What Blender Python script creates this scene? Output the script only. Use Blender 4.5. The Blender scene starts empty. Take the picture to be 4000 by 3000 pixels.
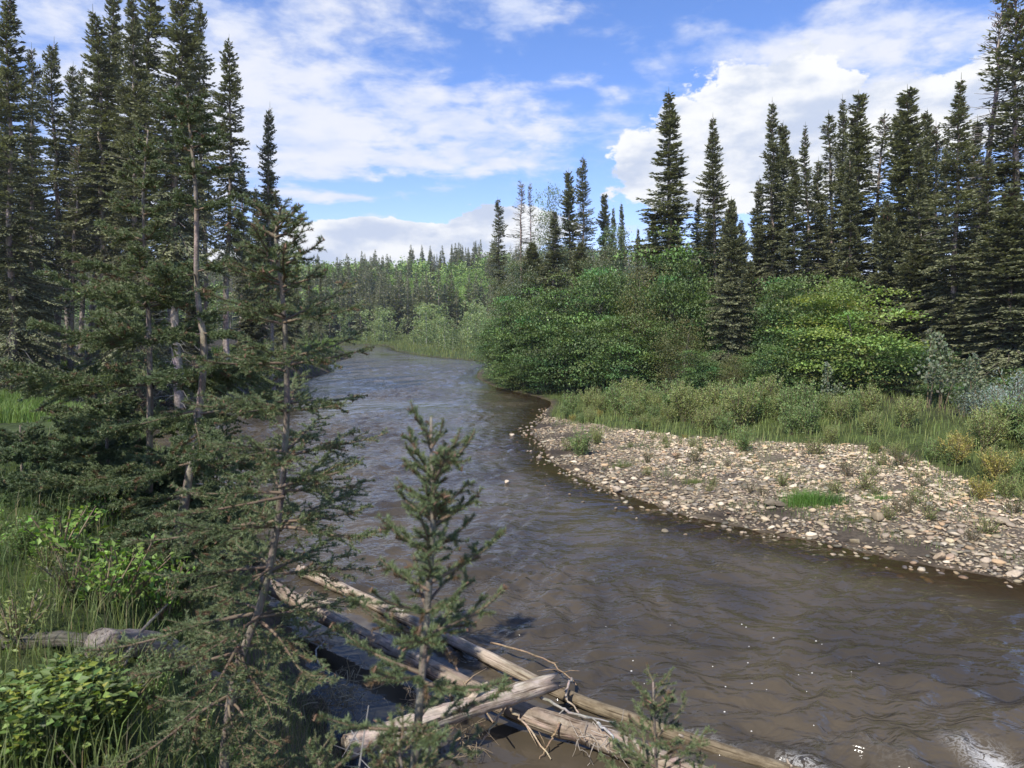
import bpy, math, random
import numpy as np
from mathutils import Vector, Euler
R = math.radians
S = bpy.context.scene
COL = S.collection
rng = np.random.default_rng(7)
random.seed(7)

# ------------------------------------------------------------------ camera
CAMZ, PITCH, F = 5.0, R(4.83), 710.0
cam = bpy.data.cameras.new('camera'); camo = bpy.data.objects.new('camera', cam); COL.objects.link(camo)
camo.location = (0, 0, CAMZ); camo.rotation_euler = (math.pi/2 - PITCH, 0, 0)
cam.sensor_width = 36; cam.lens = 36*F/1024; cam.clip_start = .05; cam.clip_end = 4000
cam.dof.use_dof = True; cam.dof.focus_distance = 22; cam.dof.aperture_fstop = 5.2
S.camera = camo

def at(u, v, Y):
    """world point seen at pixel (u,v) of a 1024 wide picture at distance Y along +y"""
    xc, yc = (u-512)/F, -(v-384)/F
    d = np.array([xc, math.cos(PITCH)+yc*math.sin(PITCH), -math.sin(PITCH)+yc*math.cos(PITCH)])
    return np.array([0, 0, CAMZ]) + d*(Y/d[1])
def atz(u, v, z):
    xc, yc = (u-512)/F, -(v-384)/F
    d = np.array([xc, math.cos(PITCH)+yc*math.sin(PITCH), -math.sin(PITCH)+yc*math.cos(PITCH)])
    return np.array([0, 0, CAMZ]) + d*((z-CAMZ)/d[2])
K = 1024/2212.0   # measurements taken on a 2212 wide view

# ------------------------------------------------------------------ sun + sky
SUN_EL, SUN_AZ = R(50), R(-148)          # azimuth from +y, clockwise
sd = Vector((math.sin(SUN_AZ)*math.cos(SUN_EL), math.cos(SUN_AZ)*math.cos(SUN_EL), math.sin(SUN_EL)))
sl = bpy.data.lights.new('sun', 'SUN'); sl.energy = 3.0; sl.angle = R(.6); sl.color = (1, .955, .88)
so = bpy.data.objects.new('sun', sl); COL.objects.link(so); so.rotation_euler = sd.to_track_quat('Z', 'Y').to_euler()
so.location = (0, 0, 60)
S.view_settings.view_transform = 'Standard'; S.view_settings.look = 'None'
S.view_settings.exposure = 1.0; S.view_settings.gamma = 1; S.view_settings.use_curve_mapping = False
S.cycles.max_bounces = 6; S.cycles.diffuse_bounces = 3; S.cycles.glossy_bounces = 3
S.cycles.transmission_bounces = 3; S.cycles.transparent_max_bounces = 8; S.cycles.volume_bounces = 1
S.cycles.use_denoising = True
S.cycles.sample_clamp_indirect = 6

W = bpy.data.worlds.new('World'); S.world = W; W.use_nodes = True
class NT:
    def __init__(s, tree): s.t = tree; s.n = tree.nodes; s.l = tree.links
    def node(s, typ, **kw):
        n = s.n.new(typ)
        for k, v in kw.items(): setattr(n, k, v)
        return n
    def put(s, sock, v):
        if v is None: return
        if hasattr(v, 'is_output') or isinstance(v, bpy.types.NodeSocket): s.l.new(v, sock)
        elif isinstance(v, (tuple, list)) and len(v) == 3 and sock.type == 'RGBA': sock.default_value = (*v, 1)
        else: sock.default_value = v
    def m(s, op, a, b=None, c=None, clamp=False):
        n = s.node('ShaderNodeMath', operation=op, use_clamp=clamp)
        for i, v in enumerate((a, b, c)):
            if v is not None: s.put(n.inputs[i], v)
        return n.outputs[0]
    def comb(s, x, y, z):
        n = s.node('ShaderNodeCombineXYZ')
        for i, v in enumerate((x, y, z)): s.put(n.inputs[i], v)
        return n.outputs[0]
    def noise(s, vec, scale, detail=4, rough=.5, dist=0, out=0, dim='3D'):
        n = s.node('ShaderNodeTexNoise', noise_dimensions=dim)
        if vec is not None: s.l.new(vec, n.inputs['Vector'])
        n.inputs['Scale'].default_value = scale; n.inputs['Detail'].default_value = detail
        n.inputs['Roughness'].default_value = rough; n.inputs['Distortion'].default_value = dist
        return n.outputs[out]
    def ramp(s, v, a, b, c0=0., c1=1.):
        n = s.node('ShaderNodeMapRange', interpolation_type='SMOOTHSTEP')
        s.put(n.inputs[0], v); n.inputs[1].default_value = a; n.inputs[2].default_value = b
        n.inputs[3].default_value = c0; n.inputs[4].default_value = c1
        return n.outputs[0]
    def mix(s, f, a, b, blend='MIX'):
        n = s.node('ShaderNodeMix', data_type='RGBA', blend_type=blend)
        s.put(n.inputs[0], f); s.put(n.inputs[6], a); s.put(n.inputs[7], b)
        return n.outputs[2]

def build_world():
    t = NT(W.node_tree); t.n.clear()
    out = t.node('ShaderNodeOutputWorld'); bg = t.node('ShaderNodeBackground'); t.l.new(bg.outputs[0], out.inputs[0])
    bg.inputs[1].default_value = .1
    sky = t.node('ShaderNodeTexSky', sky_type='NISHITA', sun_disc=False)
    sky.sun_elevation = SUN_EL; sky.sun_rotation = SUN_AZ; sky.altitude = 1000
    sky.air_density = 1.0; sky.dust_density = .25; sky.ozone_density = 4
    tc = t.node('ShaderNodeTexCoord'); sep = t.node('ShaderNodeSeparateXYZ'); t.l.new(tc.outputs['Generated'], sep.inputs[0])
    x, y, z = sep.outputs
    zc = t.m('MAXIMUM', z, 0.0)
    az = t.m('ARCTAN2', x, y); el = t.m('ARCSINE', zc)
    # high broken sheet: lies on a plane overhead, so it thins out toward the horizon
    k = t.m('ADD', zc, .13)
    px, py = t.m('DIVIDE', x, k), t.m('DIVIDE', y, k)
    P = t.comb(px, py, 0.)
    sheet = t.noise(P, 1.15, 9, .56, .35)
    fine = t.noise(P, 5.5, 6, .6, .2)
    # warped angles for the ragged outlines of the cloud masses
    wn = t.node('ShaderNodeTexNoise'); t.l.new(t.comb(az, t.m('MULTIPLY', el, 1.9), 3.), wn.inputs['Vector'])
    wn.inputs['Scale'].default_value = 7; wn.inputs['Detail'].default_value = 8; wn.inputs['Roughness'].default_value = .6
    ws = t.node('ShaderNodeSeparateXYZ'); t.l.new(wn.outputs['Color'], ws.inputs[0])
    azw = t.m('ADD', az, t.m('MULTIPLY', t.m('SUBTRACT', ws.outputs[0], .5), .22))
    elw = t.m('ADD', el, t.m('MULTIPLY', t.m('SUBTRACT', ws.outputs[1], .5), .10))
    def angles(u, v):
        d = at(u*K, v*K, 1.0) - np.array([0, 0, CAMZ]); h = math.hypot(d[0], d[1])
        return math.atan2(d[0], d[1]), math.atan2(d[2], h)
    def blob(u, v, ru, rv, w):
        a, e = angles(u, v); ra, re = ru*K/F, rv*K/F
        dx = t.m('MULTIPLY', t.m('SUBTRACT', azw, a), 1/ra); dy = t.m('MULTIPLY', t.m('SUBTRACT', elw, e), 1/re)
        r2 = t.m('ADD', t.m('MULTIPLY', dx, dx), t.m('MULTIPLY', dy, dy))
        return t.m('MULTIPLY', t.m('POWER', 2.718, t.m('MULTIPLY', r2, -1)), w)
    def total(lst):
        acc = None
        for b in lst:
            v = blob(*b); acc = v if acc is None else t.m('ADD', acc, v)
        return acc
    thin = total([(640, 110, 300, 150, .26), (200, 120, 300, 300, .2), (760, 300, 420, 75, .26), (900, 350, 330, 34, .16), (720, 415, 200, 22, .3),
                  (1060, 42, 110, 26, .26), (1200, 45, 60, 14, .16), (1310, 190, 60, 18, .24), (1160, 200, 40, 22, .16), (1500, 60, 260, 50, .15),
                  (1900, 95, 190, 38, .2), (1600, 120, 260, 45, .12), (2010, 200, 160, 50, .34), (1000, 240, 200, 60, .12), (1900, 10, 90, 30, .2),
                  (830, 388, 130, 18, -.5), (970, 448, 320, 24, -.6), (1270, 130, 130, 60, -.24), (930, 40, 110, 40, -.24), (1450, 150, 120, 60, -.08), (1350, 90, 200, 40, .1), (1750, 130, 300, 40, .14),
                  (1150, 360, 70, 26, -.1), (1240, 420, 130, 24, -.2), (1650, 30, 120, 40, -.1), (2000, 150, 90, 24, -.15)])
    d1 = t.m('ADD', t.m('ADD', sheet, t.m('MULTIPLY', t.m('SUBTRACT', fine, .5), .95)), t.m('MULTIPLY', thin, .82))
    m1 = t.m('MULTIPLY', t.ramp(d1, .46, .86), .94)
    # heaped clouds
    lump = t.noise(t.comb(az, t.m('MULTIPLY', el, 1.5), 9.), 15, 9, .6, .0)
    # away from the named masses a belt of cumulus stands round the horizon
    belt = t.m('MULTIPLY', t.m('MULTIPLY', t.ramp(el, .16, .02), t.ramp(t.noise(t.comb(az, 0., 1.), 3.2, 3), .40, .56)), .55)
    cum = total([(1600, 285, 215, 105, 1.0), (1760, 210, 85, 70, .55), (1450, 360, 120, 60, .5), (1700, 400, 260, 60, .6), (2040, 230, 110, 55, .5), (2200, 200, 120, 100, .5),
                 (800, 515, 150, 34, .75), (920, 520, 90, 32, .7), (690, 520, 90, 40, .7), (1090, 500, 100, 52, .95), (1180, 480, 60, 50, .4),
                 (860, 575, 300, 34, .9), (620, 560, 160, 40, .8)])
    d2 = t.m('ADD', t.m('MAXIMUM', cum, belt), t.m('MULTIPLY', t.m('SUBTRACT', lump, .5), .95))
    m2 = t.ramp(d2, .36, .45)
    # shading of the heaps: lit crowns, grey bases
    shade = t.noise(t.comb(t.m('ADD', az, .012), t.m('ADD', t.m('MULTIPLY', el, 2.2), .03), 9.), 9, 6, .55)
    lit = t.ramp(t.m('ADD', shade, t.m('MULTIPLY', t.m('SUBTRACT', 1.0, d2), .12)), .38, .62)
    c2 = t.mix(lit, (3.1, 3.5, 4.4), (5.1, 5.15, 5.25))
    mott = t.noise(P, 3.2, 6, .6, .3)
    c1 = t.mix(t.ramp(t.m('ADD', t.m('MULTIPLY', mott, .8), t.m('MULTIPLY', d1, .3)), .46, .76), (3.6, 4.0, 5.1), (4.6, 4.7, 5.1))
    hs = t.node('ShaderNodeHueSaturation'); t.l.new(sky.outputs[0], hs.inputs['Color']); hs.inputs['Saturation'].default_value = 1.2; hs.inputs['Value'].default_value = 1.13
    blue = t.mix(1., hs.outputs[0], (1.25, .92, 1.0), 'MULTIPLY')
    col = t.mix(m1, blue, c1); col = t.mix(m2, col, c2)
    t.l.new(col, bg.inputs[0])
build_world()

# ------------------------------------------------------------------ helpers
def nrm(v): return v/np.maximum(np.linalg.norm(v, axis=-1, keepdims=True), 1e-9)
UP = np.array([0, 0, 1.])
class Geo:
    def __init__(s): s.V = []; s.Fc = []; s.M = []; s.C = []; s.n = 0; s.smooth = []
    def add(s, V, Fc, mat=0, col=(1, 1, 1), smooth=False):
        V = np.asarray(V, float).reshape(-1, 3); Fc = np.asarray(Fc, int).reshape(-1, 3)
        if not len(V): return
        col = np.asarray(col, float)
        if col.ndim == 1: col = np.tile(col, (len(V), 1))
        s.V.append(V); s.Fc.append(Fc+s.n); s.n += len(V); s.C.append(col)
        s.M.append(np.full(len(Fc), mat)); s.smooth.append(np.full(len(Fc), smooth))
    def mesh(s, name, mats):
        me = bpy.data.meshes.new(name)
        V = np.concatenate(s.V); Fc = np.concatenate(s.Fc); Cc = np.concatenate(s.C)
        me.vertices.add(len(V)); me.vertices.foreach_set('co', V.astype(np.float32).ravel())
        me.loops.add(len(Fc)*3); me.loops.foreach_set('vertex_index', Fc.astype(np.int32).ravel())
        me.polygons.add(len(Fc)); me.polygons.foreach_set('loop_start', np.arange(0, len(Fc)*3, 3, dtype=np.int32))
        me.polygons.foreach_set('loop_total', np.full(len(Fc), 3, np.int32))
        me.polygons.foreach_set('material_index', np.concatenate(s.M).astype(np.int32))
        me.polygons.foreach_set('use_smooth', np.concatenate(s.smooth))
        a = me.color_attributes.new('tint', 'FLOAT_COLOR', 'POINT')
        a.data.foreach_set('color', np.concatenate([Cc, np.ones((len(Cc), 1))], 1).astype(np.float32).ravel())
        for m in mats: me.materials.append(m)
        me.update(); return me
    def obj(s, name, mats, parent=None, loc=None):
        o = bpy.data.objects.new(name, s.mesh(name, mats if isinstance(mats, (list, tuple)) else [mats])); COL.objects.link(o)
        if parent is not None: o.parent = parent
        if loc is not None: o.location = loc
        return o

def sticks(P0, P1, r0, r1, sides=3):
    P0 = np.asarray(P0, float).reshape(-1, 3); P1 = np.asarray(P1, float).reshape(-1, 3); n = len(P0)
    r0 = np.broadcast_to(np.asarray(r0, float), n); r1 = np.broadcast_to(np.asarray(r1, float), n)
    d = nrm(P1-P0); a = nrm(np.cross(d, np.array([.31, .17, .93]))); b = np.cross(d, a)
    th = np.arange(sides)*2*math.pi/sides
    ring = a[:, None]*np.cos(th)[None, :, None] + b[:, None]*np.sin(th)[None, :, None]
    V = np.concatenate([P0[:, None]+ring*r0[:, None, None], P1[:, None]+ring*r1[:, None, None]], 1)
    f = []
    for i in range(sides):
        j = (i+1) % sides; f += [(i, j, sides+j), (i, sides+j, sides+i)]
    Fc = (np.array(f)[None]+(np.arange(n)*2*sides)[:, None, None]).reshape(-1, 3)
    return V.reshape(-1, 3), Fc

def tube(P, rad, sides=8, bump=0., cap=True, seed=0):
    P = np.asarray(P, float); n = len(P); rad = np.broadcast_to(np.asarray(rad, float), n); rg = np.random.default_rng(seed)
    T = np.gradient(P, axis=0); T = nrm(T)
    ref = np.array([.2, .1, 1.]) if abs(T[0][2]) < .8 else np.array([1., .2, .1])
    a = nrm(np.cross(T, ref)); b = np.cross(T, a); th = np.arange(sides)*2*math.pi/sides
    rr = rad[:, None]*(1+bump*rg.normal(size=(n, sides)))
    V = P[:, None]+(a[:, None]*np.cos(th)[None, :, None]+b[:, None]*np.sin(th)[None, :, None])*rr[..., None]
    Fc = []
    for k in range(n-1):
        for i in range(sides):
            j = (i+1) % sides; A = k*sides
            Fc += [(A+i, A+j, A+sides+j), (A+i, A+sides+j, A+sides+i)]
    V = V.reshape(-1, 3)
    if cap:
        for k, A in ((0, 0), (n-1, (n-1)*sides)):
            V = np.vstack([V, P[k]]); c = len(V)-1
            for i in range(sides):
                j = (i+1) % sides; Fc.append((c, A+j, A+i) if k == 0 else (c, A+i, A+j))
    return V, np.array(Fc)

def spline(pts, n):
    pts = np.asarray(pts, float); m = len(pts)
    P = np.vstack([2*pts[0]-pts[1], pts, 2*pts[-1]-pts[-2]]); out = []
    for u in np.linspace(0, m-1, n):
        i = min(int(u), m-2); f = u-i; a, b, c, d = P[i:i+4]
        out.append(.5*((2*b)+(-a+c)*f+(2*a-5*b+4*c-d)*f*f+(-a+3*b-3*c+d)*f**3))
    return np.array(out)

def leaves(C, D, N, L, Wd, fold=.25):
    """kite shaped leaves: base C, direction D, rough normal N, length L, width Wd"""
    n = len(C); L = np.broadcast_to(np.asarray(L, float), n)[:, None]; Wd = np.broadcast_to(np.asarray(Wd, float), n)[:, None]
    D = nrm(D); s = nrm(np.cross(D, N)); N = np.cross(s, D)
    V = np.stack([C, C+D*L*.45+s*Wd/2+N*Wd*fold, C+D*L, C+D*L*.45-s*Wd/2+N*Wd*fold], 1)
    Fc = (np.array([(0, 1, 2), (0, 2, 3)])[None]+(np.arange(n)*4)[:, None, None]).reshape(-1, 3)
    return V.reshape(-1, 3), Fc
def blades(C, D, L, Wd):
    n = len(C); L = np.broadcast_to(np.asarray(L, float), n)[:, None]; Wd = np.broadcast_to(np.asarray(Wd, float), n)[:, None]
    D = nrm(D); s = nrm(np.cross(D, rng.normal(size=(n, 3))))
    V = np.stack([C-s*Wd/2, C+s*Wd/2, C+D*L], 1)
    return V.reshape(-1, 3), np.arange(n*3).reshape(-1, 3)
def grassblades(C, L, Wd, lean=.5, wind=(0, 0)):
    """two segment bending blades"""
    n = len(C); L = np.broadcast_to(L, n)[:, None]; Wd = np.broadcast_to(Wd, n)[:, None]
    a = rng.uniform(0, 2*math.pi, n); h = np.stack([np.cos(a)+wind[0], np.sin(a)+wind[1], np.zeros(n)], 1)*(lean*rng.uniform(.2, 1.3, n))[:, None]
    s = nrm(np.cross(h+1e-6, UP))
    M_ = C+(UP*.62+h*.3)*L; T = C+(UP*.95+h*1.0)*L
    V = np.stack([C-s*Wd/2, C+s*Wd/2, M_+s*Wd*.35, M_-s*Wd*.35, T], 1)
    Fc = (np.array([(0, 1, 2), (0, 2, 3), (3, 2, 4)])[None]+(np.arange(n)*5)[:, None, None]).reshape(-1, 3)
    return V.reshape(-1, 3), Fc
def rep(c, k): return np.repeat(np.asarray(c, float), k, axis=0)
def jit(col, n, s=.15, hue=.06):
    col = np.asarray(col, float)
    return np.clip(col*(1+rng.normal(size=(n, 1))*s)*(1+rng.normal(size=(n, 3))*hue), .004, 1)

def thing(name, label, cat, loc=(0, 0, 0), rz=0., group=None, kind=None, obj=None):
    o = obj or bpy.data.objects.new(name, None)
    if obj is None:
        COL.objects.link(o); o.empty_display_size = .2; o.location = loc; o.rotation_euler = (0, 0, rz)
    o['label'] = label; o['category'] = cat
    if group: o['group'] = group
    if kind: o['kind'] = kind
    return o
def copy_tree(o, parent=None):
    c = o.copy(); COL.objects.link(c)
    if parent is not None: c.parent = parent
    for ch in o.children: copy_tree(ch, c)
    return c

# ------------------------------------------------------------------ materials
def mat_tint(name, rough=.7, transl=0., bump=0., bscale=20., spec=.3, var=.0, varscale=3., stretch=None):
    m = bpy.data.materials.new(name); m.use_nodes = True; t = NT(m.node_tree); t.n.clear()
    out = t.node('ShaderNodeOutputMaterial'); p = t.node('ShaderNodeBsdfPrincipled')
    at_ = t.node('ShaderNodeAttribute', attribute_name='tint'); c = at_.outputs['Color']
    geo = t.node('ShaderNodeTexCoord'); vec = geo.outputs['Object']
    if stretch:
        mp = t.node('ShaderNodeMapping'); t.l.new(vec, mp.inputs[0]); mp.inputs['Scale'].default_value = stretch; vec = mp.outputs[0]
    if var: c = t.mix(t.ramp(t.noise(vec, varscale, 6, .6), .3, .7), t.mix(1., c, (1-var,)*3, 'MULTIPLY'), t.mix(1., c, (1+var,)*3, 'MULTIPLY'))
    t.l.new(c, p.inputs['Base Color']); p.inputs['Roughness'].default_value = rough; p.inputs['Specular IOR Level'].default_value = spec
    if bump:
        b = t.node('ShaderNodeBump'); t.l.new(t.noise(vec, bscale, 6, .65), b.inputs['Height']); b.inputs['Strength'].default_value = 1; b.inputs['Distance'].default_value = bump
        t.l.new(b.outputs[0], p.inputs['Normal'])
    if transl:
        tr = t.node('ShaderNodeBsdfTranslucent'); t.l.new(t.mix(1., c, (1.5, 1.6, .6), 'MULTIPLY'), tr.inputs[0])
        mx = t.node('ShaderNodeMixShader'); mx.inputs[0].default_value = transl
        t.l.new(p.outputs[0], mx.inputs[1]); t.l.new(tr.outputs[0], mx.inputs[2]); t.l.new(mx.outputs[0], out.inputs[0])
    else: t.l.new(p.outputs[0], out.inputs[0])
    return m
M_needle = mat_tint('spruce_needles', .55, .12, spec=.35)
M_leaf = mat_tint('leaves', .5, .3, spec=.4)
M_grass = mat_tint('grass_blades', .6, .3, spec=.3)
M_bark = mat_tint('bark', .9, bump=.02, bscale=14, var=.35, varscale=9, spec=.15)
M_twig = mat_tint('twig', .85, spec=.2)
M_drift = mat_tint('driftwood', .8, bump=.012, bscale=9, var=.35, varscale=5, spec=.25, stretch=(.6, 9, 9))
M_stone = mat_tint('stone', .75, bump=.006, bscale=30, var=.18, varscale=12, spec=.35)
M_foam = mat_tint('foam', .6, spec=.4)

def mat_drift():
    m = bpy.data.materials.new('weathered_wood'); m.use_nodes = True; t = NT(m.node_tree); t.n.clear()
    out = t.node('ShaderNodeOutputMaterial'); p = t.node('ShaderNodeBsdfPrincipled'); t.l.new(p.outputs[0], out.inputs[0])
    c = t.node('ShaderNodeAttribute', attribute_name='tint').outputs['Color']; gr = t.node('ShaderNodeAttribute', attribute_name='grain').outputs['Vector']
    mp = t.node('ShaderNodeMapping'); t.l.new(gr, mp.inputs[0]); mp.inputs['Scale'].default_value = (1.6, 26, 26)
    n1 = t.noise(mp.outputs[0], 1., 5, .6, .3); n2 = t.noise(gr, 5, 5, .6)
    c = t.mix(t.ramp(n2, .35, .65), t.mix(1., c, (.68, .64, .60), 'MULTIPLY'), t.mix(1., c, (1.18, 1.18, 1.2), 'MULTIPLY'))
    c = t.mix(t.ramp(n1, .46, .33), t.mix(1., c, (1.05, 1.05, 1.05), 'MULTIPLY'), t.mix(1., c, (.34, .30, .26), 'MULTIPLY'))
    t.l.new(c, p.inputs['Base Color']); p.inputs['Roughness'].default_value = .8; p.inputs['Specular IOR Level'].default_value = .25
    b_ = t.node('ShaderNodeBump'); t.l.new(n1, b_.inputs['Height']); b_.inputs['Distance'].default_value = .03; t.l.new(b_.outputs[0], p.inputs['Normal'])
    return m
M_log = mat_drift()
def mat_ground():
    m = bpy.data.materials.new('earth'); m.use_nodes = True; t = NT(m.node_tree); t.n.clear()
    out = t.node('ShaderNodeOutputMaterial'); p = t.node('ShaderNodeBsdfPrincipled'); t.l.new(p.outputs[0], out.inputs[0])
    c = t.node('ShaderNodeAttribute', attribute_name='tint').outputs['Color']; vec = t.node('ShaderNodeTexCoord').outputs['Object']
    n1 = t.noise(vec, .9, 8, .6); n2 = t.noise(vec, 9, 6, .65)
    c = t.mix(t.ramp(n1, .35, .65), t.mix(1., c, (.65, .62, .6), 'MULTIPLY'), t.mix(1., c, (1.25, 1.25, 1.15), 'MULTIPLY'))
    c = t.mix(t.ramp(n2, .3, .7), t.mix(1., c, (.6, .6, .6), 'MULTIPLY'), t.mix(1., c, (1.25, 1.2, 1.2), 'MULTIPLY'))
    t.l.new(c, p.inputs['Base Color']); p.inputs['Roughness'].default_value = .9; p.inputs['Specular IOR Level'].default_value = .2
    b = t.node('ShaderNodeBump'); t.l.new(n2, b.inputs['Height']); b.inputs['Distance'].default_value = .06; t.l.new(b.outputs[0], p.inputs['Normal'])
    return m
M_ground = mat_ground()

# ------------------------------------------------------------------ air
HAZE = .00022
def haze():
    m = bpy.data.materials.new('haze'); m.use_nodes = True; t = NT(m.node_tree); t.n.clear()
    out = t.node('ShaderNodeOutputMaterial'); v = t.node('ShaderNodeVolumePrincipled'); v.inputs['Color'].default_value = (.86, .92, 1, 1); v.inputs['Density'].default_value = HAZE; v.inputs['Anisotropy'].default_value = .2
    t.l.new(v.outputs[0], out.inputs['Volume'])
    V = np.array([(x, y, z) for x in (-440, 440) for y in (-80, 940) for z in (-3, 95)], float)
    q = [(0, 1, 3, 2), (4, 6, 7, 5), (0, 4, 5, 1), (2, 3, 7, 6), (0, 2, 6, 4), (1, 5, 7, 3)]; g = Geo(); g.add(V, [t_ for a, b_, c, d in q for t_ in ((a, b_, c), (a, c, d))])
    o = g.obj('haze', m); thing('', 'thin pale summer haze over the river valley', 'haze', kind='stuff', obj=o)
haze()
# ------------------------------------------------------------------ river outline and terrain
LEFT = [(30, -40), (18, -16), (9, -4), (5.6, -.6), (3, 1.6), (1.2, 3.0), (-.1, 4.3), (-1.1, 5.9), (-2.0, 7.7), (-2.9, 9.8), (-4.3, 12.2), (-6.6, 16), (-9.5, 21), (-13.5, 26.5), (-19, 31), (-24, 35), (-27, 39),
        (-24.5, 43), (-20.5, 45), (-19, 52), (-19, 64), (-19.3, 76), (-22.5, 84), (-23.8, 96), (-24.6, 108), (-30, 124), (-36, 148), (-47, 166), (-74, 182), (-130, 190), (-260, 190)]
RIGHT = [(-260, 204), (-130, 204), (-80, 200), (-46, 186), (-30, 168), (-25, 150), (-22, 134), (-13, 110), (-4.8, 97), (-1.5, 88), (-3.4, 77), (-3.2, 66), (-1.2, 56), (1.6, 49.5), (2.7, 45.5), (2.1, 41), (1.5, 36), (.9, 33),
         (1.4, 28.5), (1.5, 25.5), (2.4, 22.4), (3.8, 19.8), (4.7, 18.2), (6, 16.9), (7.2, 16.0), (8.2, 14.8), (9.2, 14.1), (10.2, 13.4), (13, 11.2), (18, 8), (30, 1), (60, -14), (90, -40)]
RIV = np.array(LEFT+RIGHT)
def vnoise(x, y, s, seed=0):
    """cheap smooth value noise -1..1"""
    rg = np.random.default_rng(seed+991); G = rg.uniform(-1, 1, (64, 64))
    x = np.asarray(x)*s+17.3; y = np.asarray(y)*s+5.1
    xi, yi = np.floor(x).astype(int), np.floor(y).astype(int); fx, fy = x-xi, y-yi
    fx = fx*fx*(3-2*fx); fy = fy*fy*(3-2*fy)
    g = lambda a, b: G[a % 64, b % 64]
    return (g(xi, yi)*(1-fx)+g(xi+1, yi)*fx)*(1-fy)+(g(xi, yi+1)*(1-fx)+g(xi+1, yi+1)*fx)*fy
def fbm(x, y, s, o=4, seed=0): return sum(vnoise(x, y, s*2**k, seed+k*7)*.5**k for k in range(o))
def polyd(x, y, poly, closed=True):
    x, y = np.asarray(x, float).ravel(), np.asarray(y, float).ravel()
    d = np.full(x.shape, 1e9); ins = np.zeros(x.shape, bool); m = len(poly)
    for i in range(m if closed else m-1):
        ax, ay = poly[i]; bx, by = poly[(i+1) % m]; ex, ey = bx-ax, by-ay
        t = np.clip(((x-ax)*ex+(y-ay)*ey)/(ex*ex+ey*ey), 0, 1)
        d = np.minimum(d, np.hypot(x-ax-t*ex, y-ay-t*ey))
        c = (ay > y) != (by > y); ins ^= c & (x < (bx-ax)*(y-ay)/((by-ay) or 1e-9)+ax)
    return d, ins
def sst(a, b, x): t = np.clip((x-a)/(b-a), 0, 1); return t*t*(3-2*t)
LA = np.array(LEFT)
def land(x, y):
    """returns height, signed distance from water (land +), left-bank mask"""
    sh = np.shape(x); d, ins = polyd(x, y, RIV); x = np.ravel(x); y = np.ravel(y)
    dl, _ = polyd(x, y, LEFT, False); dr, _ = polyd(x, y, RIGHT, False)
    left = dl < dr
    near = 1-sst(14, 30, np.hypot(x, y))
    wob = fbm(x, y, .35, 3, 3)
    hl = (1.75+1.35*near)*sst(-.1, 2.1+.5*wob, d)+.12*np.clip(d-2, 0, 60)**.5*(1-near)+.10*wob
    hr = .085*d+.35*sst(7, 14, d)+.05*fbm(x, y, .6, 3, 5)*sst(0, 3, d)
    hr = np.minimum(hr, 1.6+.004*d)
    hr = np.where((y > 84) & (x < 30), np.minimum(hr, .05*d+.6*sst(2, 7, d)), hr)
    h = np.where(left, hl, hr)
    ridge = 18+6*sst(-75, 0, x)+4*fbm(x, y, .011, 3, 9)
    h = h+ridge*sst(196, 335, y+.10*np.abs(x+40)+12*fbm(x, y, .02, 2, 4))*(~ins)
    bed = -np.where(left, .9*sst(0, 1.5, d), .55*sst(0, 4.5, d)+.03*np.minimum(d, 3)/3)
    h = np.where(ins, bed, h)
    return h.reshape(sh), np.where(ins, -d, d).reshape(sh), left.reshape(sh)
def gz(x, y): return float(land(np.array([x]), np.array([y]))[0][0])

VEG = np.array([(1.9, 38), (3.0, 35.5), (4.6, 32), (7.0, 28.2), (10.0, 25.4), (12.6, 23.6), (12.9, 20), (13.2, 17), (18, 13.5), (30, 6)])
BAR = np.array([(1.8, 38)]+[p for p in RIGHT if p[1] < 37 and p[0] < 31 and p[1] > 0]+list(map(tuple, VEG[::-1])))

def axis(lo, hi, step0, grow, c=0.):
    v = [c]; s = step0
    while v[-1] < hi: v.append(v[-1]+s); s = step0+grow*abs(v[-1]-c)
    w = [c]
    while w[0] > lo: w.insert(0, w[0]-(step0+grow*abs(w[0]-c)))
    return np.array(w[:-1]+v)
def grid_faces(nx, ny, keep=None):
    i, j = np.meshgrid(np.arange(nx-1), np.arange(ny-1), indexing='ij'); a = (i*ny+j)
    q = np.stack([a, a+ny, a+ny+1, a+1], -1).reshape(-1, 4)
    if keep is not None: q = q[keep[q].any(1)]
    return np.concatenate([q[:, [0, 1, 2]], q[:, [0, 2, 3]]])
gx, gy = axis(-420, 420, .30, .035), axis(-60, 900, .30, .030, 8.)
X, Y = np.meshgrid(gx, gy, indexing='ij')
Hh, Dd, Lf = land(X, Y)
x_, y_, h_, d_, l_ = X.ravel(), Y.ravel(), Hh.ravel(), Dd.ravel(), Lf.ravel()
_, inbar = polyd(x_, y_, BAR)
n_ = len(x_)
MUD = np.array([.115, .094, .070]); GRS = np.array([.060, .085, .024]); DUFF = np.array([.050, .042, .028]); BED = np.array([.10, .075, .045]); GRAV = np.array([.16, .135, .10])
col = np.tile(GRS, (n_, 1)); nz = fbm(x_, y_, .22, 4, 12)
def blend(w, c):
    global col
    w = np.clip(w, 0, 1)[:, None]; col = col*(1-w)+np.asarray(c)*w
blend(l_*sst(3, 9, d_+2*nz)*(y_ > 12)*(y_ < 150), DUFF)
blend((~l_)*sst(12, 17, d_+2*nz)*(y_ < 80), DUFF)
blend(inbar*1., GRAV*.55+MUD*.45)
blend(l_*(1-sst(.9, 1.5, d_+.3*nz)), MUD)
blend(1-sst(.1, .5, d_+.15*nz), MUD*.7)
blend((d_ < 0)*1., BED)
blend(sst(205, 240, y_)*1., (.04, .055, .022))
g = Geo(); g.add(np.stack([x_, y_, h_], 1), grid_faces(len(gx), len(gy)), 0, col, True)
ground = g.obj('ground', M_ground); ground['kind'] = 'structure'
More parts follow.
